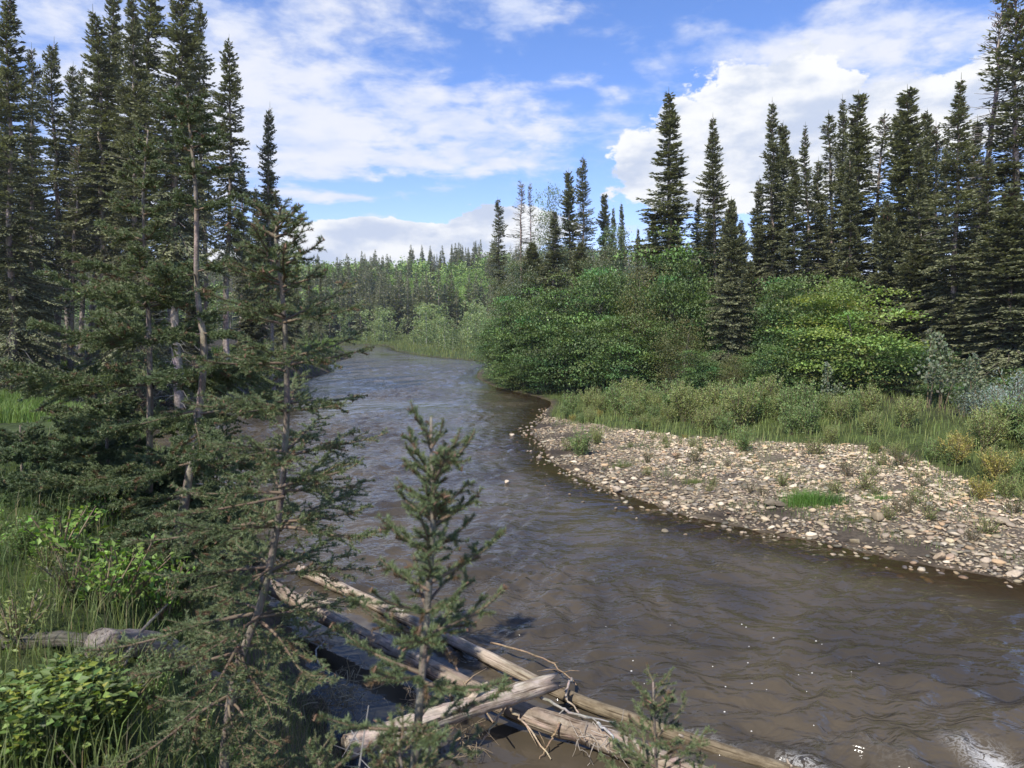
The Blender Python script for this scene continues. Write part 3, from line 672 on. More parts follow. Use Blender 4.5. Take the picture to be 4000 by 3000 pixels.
# (prototype, top u, top v, distance, base u or None, width, label) - all measured in the 2212 view
RT = [
 ('spire', 1445, 190, 52, 1447, 1.28, 'tall broad spruce with clear tiered branches, standing before the big white cumulus'),
 ('full', 1540, 245, 53, 1542, .95, 'second tall spruce, right of the tiered one, with a gap of sky beside it'),
 ('low', 1580, 425, 40, 1578, .78, 'short very dark spruce with thin dark stem between the two green thickets'),
 ('spire2', 1668, 212, 52, 1668, .85, 'slim pointed spruce first in the long right-hand row after the sky gap'),
 ('column', 1692, 262, 54, 1692, .8, 'narrow spruce tucked close behind the slim pointed one in the row'),
 ('full2', 1740, 265, 49, 1742, .75, 'blunt-topped dense dark spruce in the middle of the right-hand row'),
 ('thin', 1790, 240, 54, 1788, 1.1, 'thin see-through spruce just left of the twin tall tops'),
 ('spire2', 1820, 205, 52, 1818, .7, 'pointed spruce, left one of the twin tall tops'),
 ('column', 1855, 197, 48, 1852, 1.05, 'dense columnar spruce with brown cones, right one of the twin tall tops'),
 ('thin', 1912, 238, 50, 1882, 1.0, 'leaning spindly spruce with a bare dark stem in the narrow sky gap'),
 ('column', 1938, 240, 52, 1938, .8, 'slender spruce pressed against the left flank of the thick dark one'),
 ('column', 1960, 185, 46, 1962, 1.25, 'thick dark spruce right of the narrow sky gap'),
 ('column', 2003, 235, 50, 2005, .7, 'small-topped slender spruce right of the thick dark one'),
 ('ragged', 2022, 262, 48, 2020, .9, 'ragged spruce peeping out left of the broad bluish one'),
 ('full', 2077, 160, 37, 2060, .95, 'broad bluish spruce with a spiky pale leader and a visible lower trunk'),
 ('low', 2183, 398, 33, 2183, 1.4, 'low bushy spruce with pale leader under the tall one at the right border'),
 ('low', 1916, 426, 44, 1920, .9, 'pale young spruce in front of the leaning spindly stem'),
 ('ragged', 2195, -25, 37, 2175, 1.15, 'towering dark spruce at the right border with drooping branches'),
 ('low', 1620, 560, 45, 1620, .9, 'olive spruce low behind the yellow-green thicket, left side'),
 ('low', 1830, 560, 44, 1830, 1.3, 'low spruce above the top of the yellow-green thicket'),
 ('low', 1990, 500, 41, 1990, 1.3, 'low dark spruce behind the slender poplar sapling'),
 ('low', 2110, 520, 36, 2110, 1.2, 'low dense spruce with drooping skirt above the silvery bushes'),
 ('full', 2250, 60, 42, 2250, 1., 'spruce cut by the right edge of the picture'),
 ('full', 2300, 260, 34, 2290, 1., 'spruce just past the right edge, its branches reaching in'),
 ('low', 1495, 560, 50, 1495, 1.1, 'low grey-green spruce filling the foot of the two tall spruces'),
 ('spire2', 1600, 470, 55, 1602, .8, 'lower spruce closing the gap right of the short very dark one'),
 ('spire2', 1640, 380, 53, 1642, .8, 'lower pointed spruce at the left foot of the slim pointed one'),
 ('column', 1715, 335, 47, 1716, .8, 'lower column spruce before the blunt-topped dense one'),
 ('spire2', 1768, 340, 50, 1768, .8, 'lower spruce between the blunt-topped one and the thin see-through one'),
 ('column', 1836, 330, 46, 1836, .7, 'lower dark spruce in front of the twin tall tops'),
 ('spire2', 1985, 300, 44, 1984, .8, 'lower spruce right of the thick dark one'),
 ('full2', 2048, 290, 46, 2046, .7, 'spruce half hidden behind the broad bluish one'),
 ('spire2', 2112, 250, 42, 2112, .9, 'pointed spruce right of the broad bluish one'),
 ('full2', 2140, 330, 36, 2140, .9, 'spruce in front of the leaning dead-topped stem'),
 ('full2', 1510, 420, 56, 1508, .8, 'lower spruce between the two tall ones under the big cumulus'),
 # middle group, farther
 ('ragged', 1075, 425, 76, 1085, .8, 'lopsided half-bare spruce, first of the far clump above the river bend'),
 ('snag', 1125, 388, 78, 1128, 1., 'taller bare-topped dead spruce of the pair of snags above the river bend'),
 ('snag', 1145, 393, 79, 1150, .65, 'thinner reddish dead spruce of the pair of snags above the river bend'),
 ('full', 1197, 450, 64, 1197, 1.15, 'wide dark spruce with spreading branches below the grey-green poplar top'),
 ('column', 1228, 365, 76, 1230, .9, 'spruce left of the tall layered one over the river bend thicket'),
 ('ragged', 1260, 335, 74, 1258, .85, 'tall layered open spruce, highest of the far clump'),
 ('column', 1305, 415, 78, 1305, .85, 'narrow spruce standing alone against blue sky right of the far clump'),
 ('spire2', 1342, 435, 82, 1342, .6, 'thin twin-topped spruce left of the tall tiered spruce'),
 ('spire', 1325, 445, 84, 1325, .6, 'small pointed spruce behind the grey poplars'),
 ('spire', 1378, 490, 80, 1378, .6, 'tiny pointed spruce at the left foot of the tall tiered spruce'),
 ('low', 1150, 520, 72, 1150, 1.3, 'low spruce inside the far clump below the dead tops'),
 ('low', 1255, 520, 70, 1255, 1.2, 'low spruce under the tall layered one'),
]
for key, u, v, Yd, ub, w, lab in RT: place_spruce(key, u, v, Yd, lab, ub, wide=w)
# half dead leaning one near the right border: bare upper branches
place_spruce('snag', 2172, -30, 39, 'leaning dead-topped spruce with bare crooked branches left of the towering border spruce', 2085, wide=1.15, rz=2.0)

LTR = [
 ('full', 22, -60, 36, 15, 1.0, 'tall dark spruce cut by the left border of the picture'),
 ('ragged', 68, 95, 44, 70, .8, 'thin-topped spruce just right of the one on the left border'),
 ('bare2', 117, 82, 47, 122, .95, 'bluish open spruce with a long bare lower trunk near the left border'),
 ('bare', 158, 135, 52, 146, .8, 'shorter bare-trunked spruce between the bluish one and the slim tall one'),
 ('thin', 172, 300, 45, 152, 1.0, 'reddish leaning nearly bare spruce trunk in the left stand'),
 ('bare2', 200, 12, 46, 232, 1.1, 'slim tall spruce with upswept top leaning over two pale trunks'),
 ('bare', 252, -40, 50, 190, .9, 'spruce behind the slim tall one, its foot showing pale bark'),
 ('full', 285, -60, 44, 300, .9, 'massive dense spruce in the middle of the left stand'),
 ('bare', 330, -90, 48, 300, 1.1, 'spruce right of the massive dense one, top out of frame'),
 ('bare2', 388, -70, 42, 384, 1.15, 'great spruce with visible dark trunk between sky holes'),
 ('bare', 428, -10, 50, 440, .8, 'narrow spruce whose right branches stand against the clouds'),
 ('bare', 495, 77, 47, 495, .95, 'pointed spruce with pale lit trunk, second from the river side'),
 ('bare2', 583, 222, 50, 588, .72, 'lone slim spruce standing nearest the river against white cloud'),
 ('spire', 552, 400, 58, 556, .75, 'short spruce between the two river-side tall ones'),
 ('spire', 640, 560, 88, 640, .7, 'small distant spruce at the left of the river bend'),
 ('spire', 668, 572, 96, 668, .6, 'smaller pointed spruce right above the left river bank'),
 ('spire', 692, 575, 104, 694, .5, 'smallest pointed spruce of the left bank, next to the green hill'),
 ('low', 612, 520, 66, 612, 1.0, 'bushy spruce behind the bare leader of the nearest spruce'),
]
for key, u, v, Yd, ub, w, lab in LTR: place_spruce(key, u, v, Yd, lab, ub, wide=w)
GL = 'dark spruces filling the depth of the left stand'
for i in range(20):
    u = rng.uniform(-150, 600); Yd = rng.uniform(54, 78); v = rng.uniform(60, 420)+max(0, u-430)*1.2
    place_spruce(['bare', 'bare2', 'bare', 'bare2'][i % 4], u, v, Yd, 'dark spruce deep inside the left stand behind the named trunks', u+rng.uniform(-12, 12), wide=rng.uniform(.8, 1.1), group=GL)
GU = 'low spruces under the left stand'
for i, (u, v, Yd) in enumerate([(-60, 380, 38), (30, 470, 42), (330, 600, 56), (420, 620, 58), (540, 620, 58), (230, 640, 62), (-30, 250, 44), (70, 380, 52)]):
    place_spruce('low', u, v, Yd, 'low shadowed spruce growing under the tall left stand', u, wide=rng.uniform(1.1, 1.5), group=GU)
GRB = 'dark spruces filling the depth of the right row'
for i in range(26):
    u = rng.uniform(1380, 2400); Yd = rng.uniform(56, 74); v = rng.uniform(430, 560)
    place_spruce(['full', 'spire', 'column'][i % 3], u, v, Yd, 'dark spruce behind the front row of the right bank', u, wide=rng.uniform(.9, 1.3), group=GRB)

# ------------------------------------------------------------------ broad-leaved shrubs and trees
def shrub(seed, Hh, Rr, cl, nclump=420, nleaf=40, lsize=.135, layered=.2, stems=14, low=.08, top=1., lobes=6):
    rg = np.random.default_rng(seed); lf, stg = Geo(), Geo()
    lob = [(0, 0, .55, .58)]+[(math.cos(a)*.45, math.sin(a)*.45, rg.uniform(.25, .76), rg.uniform(.26, .46)) for a in rg.uniform(0, 6.28, lobes)]
    C = []
    while len(C) < nclump:
        l = lob[rg.integers(len(lob))]; d = nrm(rg.normal(size=3)); r = l[3]*(rg.uniform(.82, 1.08) if rg.random() < .8 else rg.uniform(.3, .8))
        p = np.array([l[0]+d[0]*r, l[1]+d[1]*r, l[2]+d[2]*r*.85])
        if p[2] < low or p[2] > 1.05: continue
        C.append(p)
    C = np.array(C)*[Rr, Rr, Hh]
    cc = cl*(1+rg.normal(size=(nclump, 1))*.3)*(1+rg.normal(size=(nclump, 3))*np.array([.12, .05, .08]))
    I = np.repeat(np.arange(nclump), nleaf); n = len(I); outd = nrm(C-np.array([0, 0, Hh*.4])); sz = rg.uniform(.5, 1.3, nclump)*Rr*.15+.10
    offs = rg.normal(size=(n, 3))*sz[I][:, None]*np.array([1, 1, layered]); offs[:, 2] -= .22*np.hypot(offs[:, 0], offs[:, 1])
    B = C[I]+offs; D = nrm(rg.normal(size=(n, 3))*.8+outd[I]*.6-UP*.25); N = nrm(UP*1.6+outd[I]*.6+rg.normal(size=(n, 3))*.5)
    L = rg.uniform(.7, 1.25, n)*lsize; V, Fc = leaves(B, D, N, L, L*.62, .12)
    c = np.clip(cc[I]*(1+rg.normal(size=(n, 1))*.18), .01, .6); lf.add(V, Fc, 0, rep(c, 4))
    base = rg.normal(size=(stems, 3))*np.array([.12*Rr, .12*Rr, 0]); tgt = C[rg.choice(nclump, stems, replace=False)]
    for k in range(stems):
        V, Fc = tube(spline([base[k], base[k]*.8+tgt[k]*.3+UP*Hh*.12, tgt[k]*.7+UP*Hh*.08, tgt[k]], 7), np.linspace(.055, .012, 7)*Rr/3, 5); stg.add(V, Fc, 0, jit((.16, .14, .11), len(V)), True)
        J = rg.choice(nclump, 7); a = base[k]*.3+tgt[k]*.7
        near = C[np.argsort(np.linalg.norm(C-tgt[k]*.8, axis=1))[:7]]; V, Fc = sticks(np.tile(a, (7, 1)), near, .018, .006); stg.add(V, Fc, 0, (.15, .135, .105))
    return lf.mesh('foliage', [M_leaf]), stg.mesh('stems', [M_bark])
ALD, YEL, DKG, OLV, GRY, BLU = [np.array(c) for c in ((.13, .20, .065), (.20, .27, .07), (.10, .155, .055), (.16, .165, .065), (.18, .215, .13), (.24, .29, .25))]
SH = {'alder': shrub(31, 7, 3.2, ALD, 165, 110, .16), 'alder2': shrub(32, 7, 3.2, ALD*.85, 165, 110, .16, lobes=8), 'yellow': shrub(33, 7, 3.4, YEL, 175, 110, .16), 'dark': shrub(34, 7, 3, DKG, 160, 110, .16),
      'olive': shrub(35, 7, 2.6, OLV, 230, 60, .12, .4), 'grey': shrub(36, 12, 2.6, GRY, 330, 60, .17, .5, low=.2), 'grey2': shrub(37, 12, 2.2, GRY*.9, 300, 60, .17, .5, low=.1)}
def place_shrub(key, u, vtop, Yd, rad, label, cat='shrub', name='alder_shrub', group=None, H0=7., R0=3.2):
    tp = at(u*K, vtop*K, Yd); z = gz(tp[0], Yd)-.1; h = max(tp[2]-z, .8)*1.08
    o = thing(name, label, cat, (tp[0], Yd, z), group=group)
    for nm, me in (('stems', SH[key][1]), ('foliage', SH[key][0])):
        c = bpy.data.objects.new(nm, me); COL.objects.link(c); c.parent = o; c.rotation_euler = (0, 0, rng.uniform(0, 6.28) if nm == 'stems' else c0); c0 = c.rotation_euler[2]; c.scale = (rad/R0, rad/R0, h/H0/1.02)
    return o
c0 = 0
for a_ in [
 ('dark', 1085, 700, 62, 2.7, 'lowest dark alder at the left tip of the thicket overhanging the river'),
 ('alder', 1130, 650, 56.5, 3.4, 'alder shrub with a yellow spray, second from the river tip'),
 ('alder2', 1215, 612, 51, 3.6, 'rounded alder shrub leaning over the shaded water'),
 ('alder', 1300, 595, 48.5, 3.4, 'dense green alder above the darkest river edge'),
 ('alder2', 1425, 525, 46.5, 3.9, 'tallest alder of the thicket under the tiered spruce'),
 ('dark', 1240, 730, 49.5, 2.8, 'dark low alder reaching down to the water'),
 ('alder', 1350, 690, 43.5, 2.9, 'alder bulging toward the grassy point'),
 ('olive', 1395, 600, 44.5, 2.6, 'brownish olive shrub with thin foliage in the middle of the thicket'),
 ('alder', 1488, 610, 44, 2.6, 'fresh green alder left of the short dark spruce'),
 ('olive', 1470, 700, 41, 2.0, 'light olive shrub at the foot of the thicket'),
 ('alder2', 1515, 750, 38.5, 1.6, 'low green alder in front of the dark spruce stem'),
 ('dark', 1678, 650, 40, 2.3, 'dark alder at the left shoulder of the yellow-green thicket'),
 ('alder', 1735, 608, 38, 3.0, 'tall green alder behind the bright rounded one'),
 ('yellow', 1862, 618, 34.5, 3.5, 'big rounded yellow-green alder, brightest bush on the right bank'),
 ('alder2', 1715, 700, 35, 2.4, 'dark green alder overhanging the tall weeds'),
 ('olive', 1590, 775, 36.5, 1.5, 'low light shrub hiding the foot of the short dark spruce'),
 ('alder2', 1625, 765, 38, 1.5, 'small alder just right of the short dark spruce stem'),
 ('yellow', 1790, 600, 39, 2.4, 'yellow-topped alder just behind the bright rounded one'),
 ('dark', 1960, 760, 33, 2.2, 'shadowed alder right of the bright rounded one'),
 ('dark', 2060, 840, 31, 2.0, 'dark low bush below the leaning poplar sapling'),
 ('alder', 2160, 850, 29, 2.0, 'green low bush behind the silvery bushes'),
 ('alder', 2260, 800, 30, 2.4, 'green bush at the right border of the picture'),
 ('dark', 1085, 745, 58, 2.0, 'dark alder foot hanging over the water at the very tip'),
 ('alder2', 1122, 760, 54, 2.1, 'low alder foot trailing into the water, second from the tip'),
 ('dark', 1168, 775, 50.5, 2.1, 'low alder foot over the water just above the grassy point'),
]: place_shrub(*a_)
for a_ in [
 ('grey', 1190, 425, 74, 2.2, 'grey-green poplar with rounded top between the dead spruces and the tall layered one'),
 ('grey2', 1130, 565, 70, 2.6, 'grey-green poplar low in the far clump at its left side'),
 ('grey', 1330, 505, 70, 2.6, 'grey-green poplar right of the narrow lone spruce'),
 ('grey2', 1290, 560, 66, 2.2, 'grey-green poplar just above the alder thicket'),
 ('grey2', 1090, 600, 72, 2.0, 'pale poplar at the foot of the lopsided half-bare spruce'),
]: place_shrub(*a_, cat='tree', name='poplar_tree', H0=12., R0=2.6)

# stemmy plants: willows, poplar saplings, silver bushes
def stemplant(seed, Hh, Rr, nst, per, cl, lsize, asp=.35, wide=.5, curve=.3, single=False):
    rg = np.random.default_rng(seed); lf, stg = Geo(), Geo()
    for k in range(nst):
        a = rg.uniform(0, 6.28); l = Hh*rg.uniform(.5, 1.0); d = np.array([math.cos(a), math.sin(a), 0]); b = d*Rr*.25*rg.random(); rr = Rr*rg.random()**.7
        pts = spline([b, b+d*rr*.3+UP*l*.4, b+d*rr*.7+UP*l*.75, b+d*rr+UP*l], 7)
        V, Fc = tube(pts, np.linspace(.008, .003, 7)*(1+Hh*.8), 4, cap=False); stg.add(V, Fc, 0, jit((.17, .13, .08), len(V)))
        s = rg.uniform(.12 if not single else .3, 1, per); p = np.stack([np.interp(s*6, range(7), pts[:, i]) for i in range(3)], 1)
        spread = wide*(1-s*.7)*Rr*.5
        p += rg.normal(size=(per, 3))*spread[:, None]*np.array([1, 1, .5])
        D = nrm(rg.normal(size=(per, 3))*.7+d*.3+UP*.55); L = rg.uniform(.6, 1.3, per)*lsize
        V, Fc = leaves(p, D, nrm(rg.normal(size=(per, 3))+UP*.8), L, L*asp, .1)
        lf.add(V, Fc, 0, rep(np.clip(cl*(1+rg.normal(size=(per, 1))*.25)*(1+rg.normal(size=(per, 3))*.07), .01, .7), 4))
    return lf.mesh('foliage', [M_leaf]), stg.mesh('stems', [M_twig])
WIL, WY_, WGR = np.array((.23, .26, .09)), np.array((.34, .29, .08)), np.array((.16, .22, .075))
SP = {'willow': stemplant(51, 1.5, .62, 36, 80, WIL*1.1, .09), 'willow2': stemplant(52, 1.5, .6, 30, 80, WGR*1.15, .095), 'willowy': stemplant(53, 1.2, .55, 28, 70, WY_, .085),
      'weed': stemplant(54, .55, .35, 20, 26, WIL*.9, .06), 'weed2': stemplant(55, .5, .32, 16, 22, np.array((.10, .10, .05)), .05), 'sapling': stemplant(56, 3., .55, 3, 150, np.array((.17, .20, .12)), .13, .75, .9, single=True),
      'silver': stemplant(57, 1.6, .9, 30, 80, BLU*1.25, .075, .4), 'bigleaf': stemplant(58, .8, .45, 12, 22, np.array((.17, .27, .05)), .085, .55)}
def place_plant(key, p, s, label, name, cat='shrub', group=None, sz=None):
    o = thing(name, label, cat, (p[0], p[1], gz(p[0], p[1])-.02), group=group, rz=rng.uniform(0, 6.28)); o.scale = (s, s, sz or s)
    for nm, me in (('stems', SP[key][1]), ('foliage', SP[key][0])):
        c = bpy.data.objects.new(nm, me); COL.objects.link(c); c.parent = o
    return o
def gnd(u, v):
    p = atz(u*K, v*K, .3)
    for _ in range(8): p = atz(u*K, v*K, gz(p[0], p[1]))
    return p
for key, u, v, s, lab in [
 ('sapling', 2000, 925, 1.2, 'slender poplar sapling with pale shiny leaves right of the bright rounded alder'),
 ('sapling', 2030, 905, 1.05, 'second pale poplar sapling leaning right beside the slender one'),
 ('sapling', 2105, 935, .9, 'shorter poplar sapling with yellowish leaves above the silvery bushes'),
 ('sapling', 2075, 950, .65, 'low poplar sapling in front of the taller pair'),
 ('sapling', 1330, 840, .75, 'small poplar sapling on the grassy point'),
 ('sapling', 1790, 900, .8, 'grey-leaved sapling before the bright rounded alder'),
 ('sapling', 1640, 850, .8, 'greyish sapling at the dark foot of the thickets'),
]: place_plant(key, gnd(u, v), s, lab, 'poplar_sapling', 'sapling')
for u, v, s, lab in [(2195, 930, 1.15, 'silver-leaved bush at the right border, tallest of the silvery ones'), (2160, 960, .9, 'silver-leaved bush in front of the tallest silvery one'),
 (2130, 925, .8, 'small silver-leaved bush left of its taller neighbours'), (2205, 985, .8, 'silver-leaved bush lowest at the right border'), (2090, 900, .6, 'faint silvery bush below the short poplar sapling')]:
    place_plant('silver', gnd(u, v), s, lab, 'silver_bush')
# willows along the upper gravel edge
GW = 'young willows along the back of the gravel bar'
def along(poly, t):
    seg = np.linalg.norm(np.diff(poly, axis=0), axis=1); c = np.concatenate([[0], np.cumsum(seg)]); d = t*c[-1]
    return np.array([np.interp(d, c, poly[:, 0]), np.interp(d, c, poly[:, 1])])
VG = VEG[:8]
for i in range(115):
    t_ = rng.random(); p = along(VG, t_); out = rng.random()**.8*6.2-.9; q_ = along(VG, min(t_+.02, 1))-along(VG, max(t_-.02, 0)); nn = np.array([-q_[1], q_[0]]); nn = nn/np.linalg.norm(nn)
    if nn[0] < 0: nn = -nn
    p = p+nn*out; key = ['willow', 'willow2', 'willowy', 'willow', 'willow2'][rng.integers(5)] if p[1] > 21 or rng.random() < .5 else ['willowy', 'willow'][i % 2]
    grow = .5+.75*sst(-.6, 3.2, out); s = rng.uniform(.55, 1.1)*grow*(.92 if key != 'willowy' else .65)
    lab = {'willow': 'leafy yellow-green willow clump among its neighbours at the back of the gravel bar', 'willow2': 'fresh green willow clump among the weeds behind the gravel bar', 'willowy': 'yellowing willow clump at the edge of the gravel bar'}[key]
    place_plant(key, p, s, lab, 'willow_clump', 'willow', group=GW)
for i, (u, v, key, s, lab) in enumerate([(1255, 985, 'willow2', .75, 'bushy green weed clump on the outer tip of the gravel bar'), (1228, 975, 'weed', 1., 'thin weed clump at the waterline of the bar tip'),
  (1605, 975, 'willow2', .65, 'solitary dark-stemmed willow on the open upper gravel'), (1500, 1000, 'weed2', 1.1, 'brownish weed clump on the gravel left of the solitary willow'),
  (1290, 960, 'willow', .5, 'small willow beside the bushy weed clump at the tip'), (1690, 1050, 'weed', .8, 'low weeds between cobbles left above the grass tuft'),
  (1760, 985, 'weed', 1.2, 'green weed patch in the upper middle of the gravel bar'), (1830, 1030, 'weed2', 1.1, 'brown weed clump above the grass tuft'),
  (1870, 1060, 'weed', 1., 'weed clump right of the grass tuft'), (1945, 1010, 'weed2', 1.3, 'reddish stalky weeds under the willows'),
  (2120, 1080, 'willowy', .55, 'orange-yellow willow seedling low on the right gravel'), (2150, 1040, 'willowy', .8, 'yellow willow nearest the right end of the gravel'),
  (2060, 1010, 'willowy', .8, 'yellow willow clump with dark root at the upper right gravel'), (2010, 1125, 'weed', .7, 'small weed patch beside the slab boulder'),
  (1400, 1000, 'weed2', .9, 'sparse brown weeds on the left gravel'), (2190, 1110, 'weed2', 1.0, 'scruffy weeds by the right border rock'), (1960, 1095, 'weed2', .7, 'thin weeds above the slab boulder'), (1540, 1050, 'weed', .6, 'tiny weeds on the middle gravel')]):
    place_plant(key, gnd(u, v), s, lab, 'weed_clump' if 'weed' in key else 'willow_clump', 'weeds' if 'weed' in key else 'willow')
kk_ = 0
while kk_ < 34:
    u = rng.uniform(1200, 2212); v = rng.uniform(940, 1180); p = gnd(u, v)
    if not polyd([p[0]], [p[1]], BAR)[1][0] or land(np.array([p[0]]), np.array([p[1]]))[1][0] < 1.2: continue
    kk_ += 1; place_plant(['weed', 'weed2', 'weed'][kk_ % 3], p, rng.uniform(.35, .8), 'small weed clump rooted among the cobbles of the gravel bar', 'weed_clump', 'weeds', group='small weeds on the gravel bar')
# green grass tufts on the gravel
def tuft(u, v, rad, h, label, n=900, c=(.13, .24, .05)):
    p = gnd(u, v); kk = 'stuff' if rad > .55 and h < .2 else None; xy = rng.normal(size=(n, 2))*np.array([rad, rad*.45])*.5; g = Geo()
    C = np.stack([xy[:, 0], xy[:, 1], 0*xy[:, 0]-.02], 1); V, Fc = grassblades(C, rng.uniform(.5, 1.1, n)*h, .008, .55); g.add(V, Fc, 0, rep(jit(c, n, .2), 5))
    o = g.obj('grass_tuft', M_grass, loc=tuple(p)); thing('', label, 'grass', obj=o, kind=kk)
tuft(1745, 1092, .6, .46, 'bright green grass tuft, biggest on the gravel bar, beside two dark boulders', 1500)
tuft(1795, 1090, .42, .36, 'darker grass tuft adjoining the biggest one on its right', 700, (.09, .16, .045))
tuft(1500, 1045, .3, .2, 'small yellowish grass tuft on the left gravel', 300, (.17, .20, .06))
tuft(1345, 1010, .35, .22, 'pale grass tuft among cobbles near the bar tip', 300, (.17, .20, .07))
tuft(1905, 1080, .4, .18, 'low grass tuft above the slab boulder', 300)
tuft(1860, 1125, .6, .15, 'brown-green low grass in front of the slab boulder', 500, (.12, .14, .05))

# ------------------------------------------------------------------ grass (uncountable)
def grass_obj(xy, L, Wd, c, label, lean=.6, name='grass'):
    h, _, _ = land(xy[:, 0], xy[:, 1]); C = np.stack([xy[:, 0], xy[:, 1], h-.02], 1); g = Geo()
    V, Fc = grassblades(C, L, Wd, lean); g.add(V, Fc, 0, rep(c, 5)); o = g.obj(name, M_grass); thing('', label, 'grass', kind='stuff', obj=o); return o
def samp(n, xr, yr, f):
    out = []; 
    while sum(map(len, out)) < n:
        x = rng.uniform(*xr, 40000); y = rng.uniform(*yr, 40000); h, d, l = land(x, y); ok = f(x, y, d, l); out.append(np.stack([x[ok], y[ok]], 1))
    return np.concatenate(out)[:n]
# near bank
xy = samp(15000, (-8, 2.5), (1.2, 13), lambda x, y, d, l: l & (d > .15) & (x > -.85*y-1) & (np.hypot(x, y) > 2.2)*(rng.random(len(x)) < np.clip(6/np.hypot(x, y), .2, 1)) & (fbm(x, y, .8, 3, 61)+.5*sst(3.2, 4.6, np.hypot(x, y)) > .05))
nn_ = len(xy); yl = sst(-.3, .5, fbm(xy[:, 0], xy[:, 1], .7, 2, 63))[:, None]; dry = (rng.random(nn_) < .10)[:, None]
c = np.where(dry, jit((.24, .20, .11), nn_), jit((.09, .14, .045), nn_, .25)*(1-yl)+jit((.15, .185, .06), nn_, .25)*yl)
grass_obj(xy, rng.uniform(.10, .33, nn_), .006, c, 'lush long grass on the near left bank')
xy = samp(6000, (-2.6, 2.5), (2.6, 9.0), lambda x, y, d, l: l & (d > -.02) & (d < 1.3))
nn_ = len(xy); c = np.where((rng.random(nn_) < .6)[:, None], jit((.27, .22, .14), nn_), jit((.10, .15, .04), nn_, .2))
grass_obj(xy, rng.uniform(.12, .34, nn_), .006, c, 'dry tan grass hanging over the near bank edge', .9)
# left bank behind
xy = samp(26000, (-48, -10), (14, 62), lambda x, y, d, l: l & (d > .1) & (d < 15) & (x > -.9*y) & (rng.random(len(x)) < np.clip(24/y, .2, 1)))
nn_ = len(xy); c = jit((.13, .19, .045), nn_, .25); grass_obj(xy, rng.uniform(.25, .6, nn_), .022, c, 'bright meadow grass on the left bank before the spruce stand')
xy = samp(12000, (-60, -16), (56, 165), lambda x, y, d, l: l & (d > .0) & (d < 12))
nn_ = len(xy); c = jit((.15, .21, .045), nn_, .25); grass_obj(xy, rng.uniform(.3, .7, nn_), .05, c, 'pale green grass on the far left bank of the river bend')
# behind the gravel bar
xy = samp(23000, (1, 32), (8, 52), lambda x, y, d, l: (~l) & (d > .3) & (~polyd(x, y, BAR)[1] | (polyd(x, y, VEG, False)[0] < 1.9*rng.random(len(x))**2+.5*fbm(x, y, .9, 2, 91))) & (d < 17) & (rng.random(len(x)) < np.clip(24/y, .3, 1)))
nn_ = len(xy); c = jit((.22, .26, .085), nn_, .28); grass_obj(xy, rng.uniform(.2, .55, nn_), .018, c, 'mixed weeds and grass between gravel bar and alder thicket')
xy = samp(16000, (-50, 35), (80, 200), lambda x, y, d, l: (~l) & (d > .1) & (x < .12*y+10))
nn_ = len(xy); c = jit((.17, .19, .06), nn_, .25); grass_obj(xy, rng.uniform(.35, .9, nn_), .07, c, 'pale sedge and grass on the far point bar')
# sparse blades between the stones
xy = samp(9000, (1, 24), (9, 43), lambda x, y, d, l: polyd(x, y, BAR)[1] & (d > .8) & (fbm(x, y, .7, 3, 71)+.07*(d-4) > .12))
nn_ = len(xy); c = jit((.13, .17, .06), nn_, .3); grass_obj(xy, rng.uniform(.08, .24, nn_), .012, c, 'thin grass sprouting between the cobbles')

# leafy ground cover in the lower left corner
def groundcover():
    xy = samp(3600, (-5.2, .2), (1.4, 4.4), lambda x, y, d, l: l & (d > .8) & (x > -.85*y-.6) & (np.hypot(x+.2*y, y) < 3.55+.3*fbm(x, y, 1.5, 2, 5)) & (x < -.45*y) & (fbm(x, y, .9, 2, 81) < .35))
    h, _, _ = land(xy[:, 0], xy[:, 1]); n = len(xy); g = Geo()
    for k in range(4):
        a = rng.uniform(0, 6.28, n); hh = rng.uniform(.03, .26, n); d = np.stack([np.cos(a), np.sin(a), .15+0*a], 1)
        C = np.stack([xy[:, 0], xy[:, 1], h+hh], 1)+d*.03; L = rng.uniform(.022, .062, n); V, Fc = leaves(C, d+rng.normal(size=(n, 3))*.25, UP+rng.normal(size=(n, 3))*.5, L, L*rng.uniform(.4, .7, n), .15)
        yl = (rng.random(n) < .22)[:, None]; g.add(V, Fc, 0, rep(np.where(yl, jit((.30, .33, .06), n), jit((.14, .20, .055), n, .35)), 4))
    V, Fc = sticks(np.stack([xy[:, 0], xy[:, 1], h-.02], 1), np.stack([xy[:, 0], xy[:, 1], h+.24], 1), .002, .0015); g.add(V, Fc, 0, (.12, .14, .05))
    o = g.obj('ground_cover', M_leaf); thing('', 'low leafy green plants carpeting the near bank in the bottom left corner', 'plants', kind='stuff', obj=o)
groundcover()
for u, v, Yd, s, lab in [(130, 1180, 5.6, .85, 'broad-leaved light green bush left of the bent spruce trunk, upper sprig'), (270, 1230, 5.2, .9, 'broad-leaved light green bush next to the bent grey trunk'),
   (225, 1260, 4.9, .7, 'lower broad-leaved sprig in front of the light green bush'), (345, 1215, 5.6, .6, 'broad-leaved sprig touching the bent grey trunk on its right')]:
    p = at(u*K, v*K, Yd); o = place_plant('bigleaf', p, s, lab, 'leafy_bush', 'bush', sz=s*1.25*max(.5, (p[2]+.28-gz(p[0], p[1]))/.9))

kk_ = 0
while kk_ < 16:
    x = rng.uniform(-5, -1.2); y = rng.uniform(3.0, 7.5)
    if abs(x/y) > .78 or land(np.array([x]), np.array([y]))[1][0] < .8 or abs(x/y) < .38: continue
    kk_ += 1; place_plant(['weed', 'bigleaf', 'weed2', 'willow2'][kk_ % 4], (x, y), [.6, .38, .6, .26][kk_ % 4]*rng.uniform(.7, 1.1), 'small leafy plant among the long grass of the near bank', 'bank_plant', 'plant', group='small plants in the near bank grass')
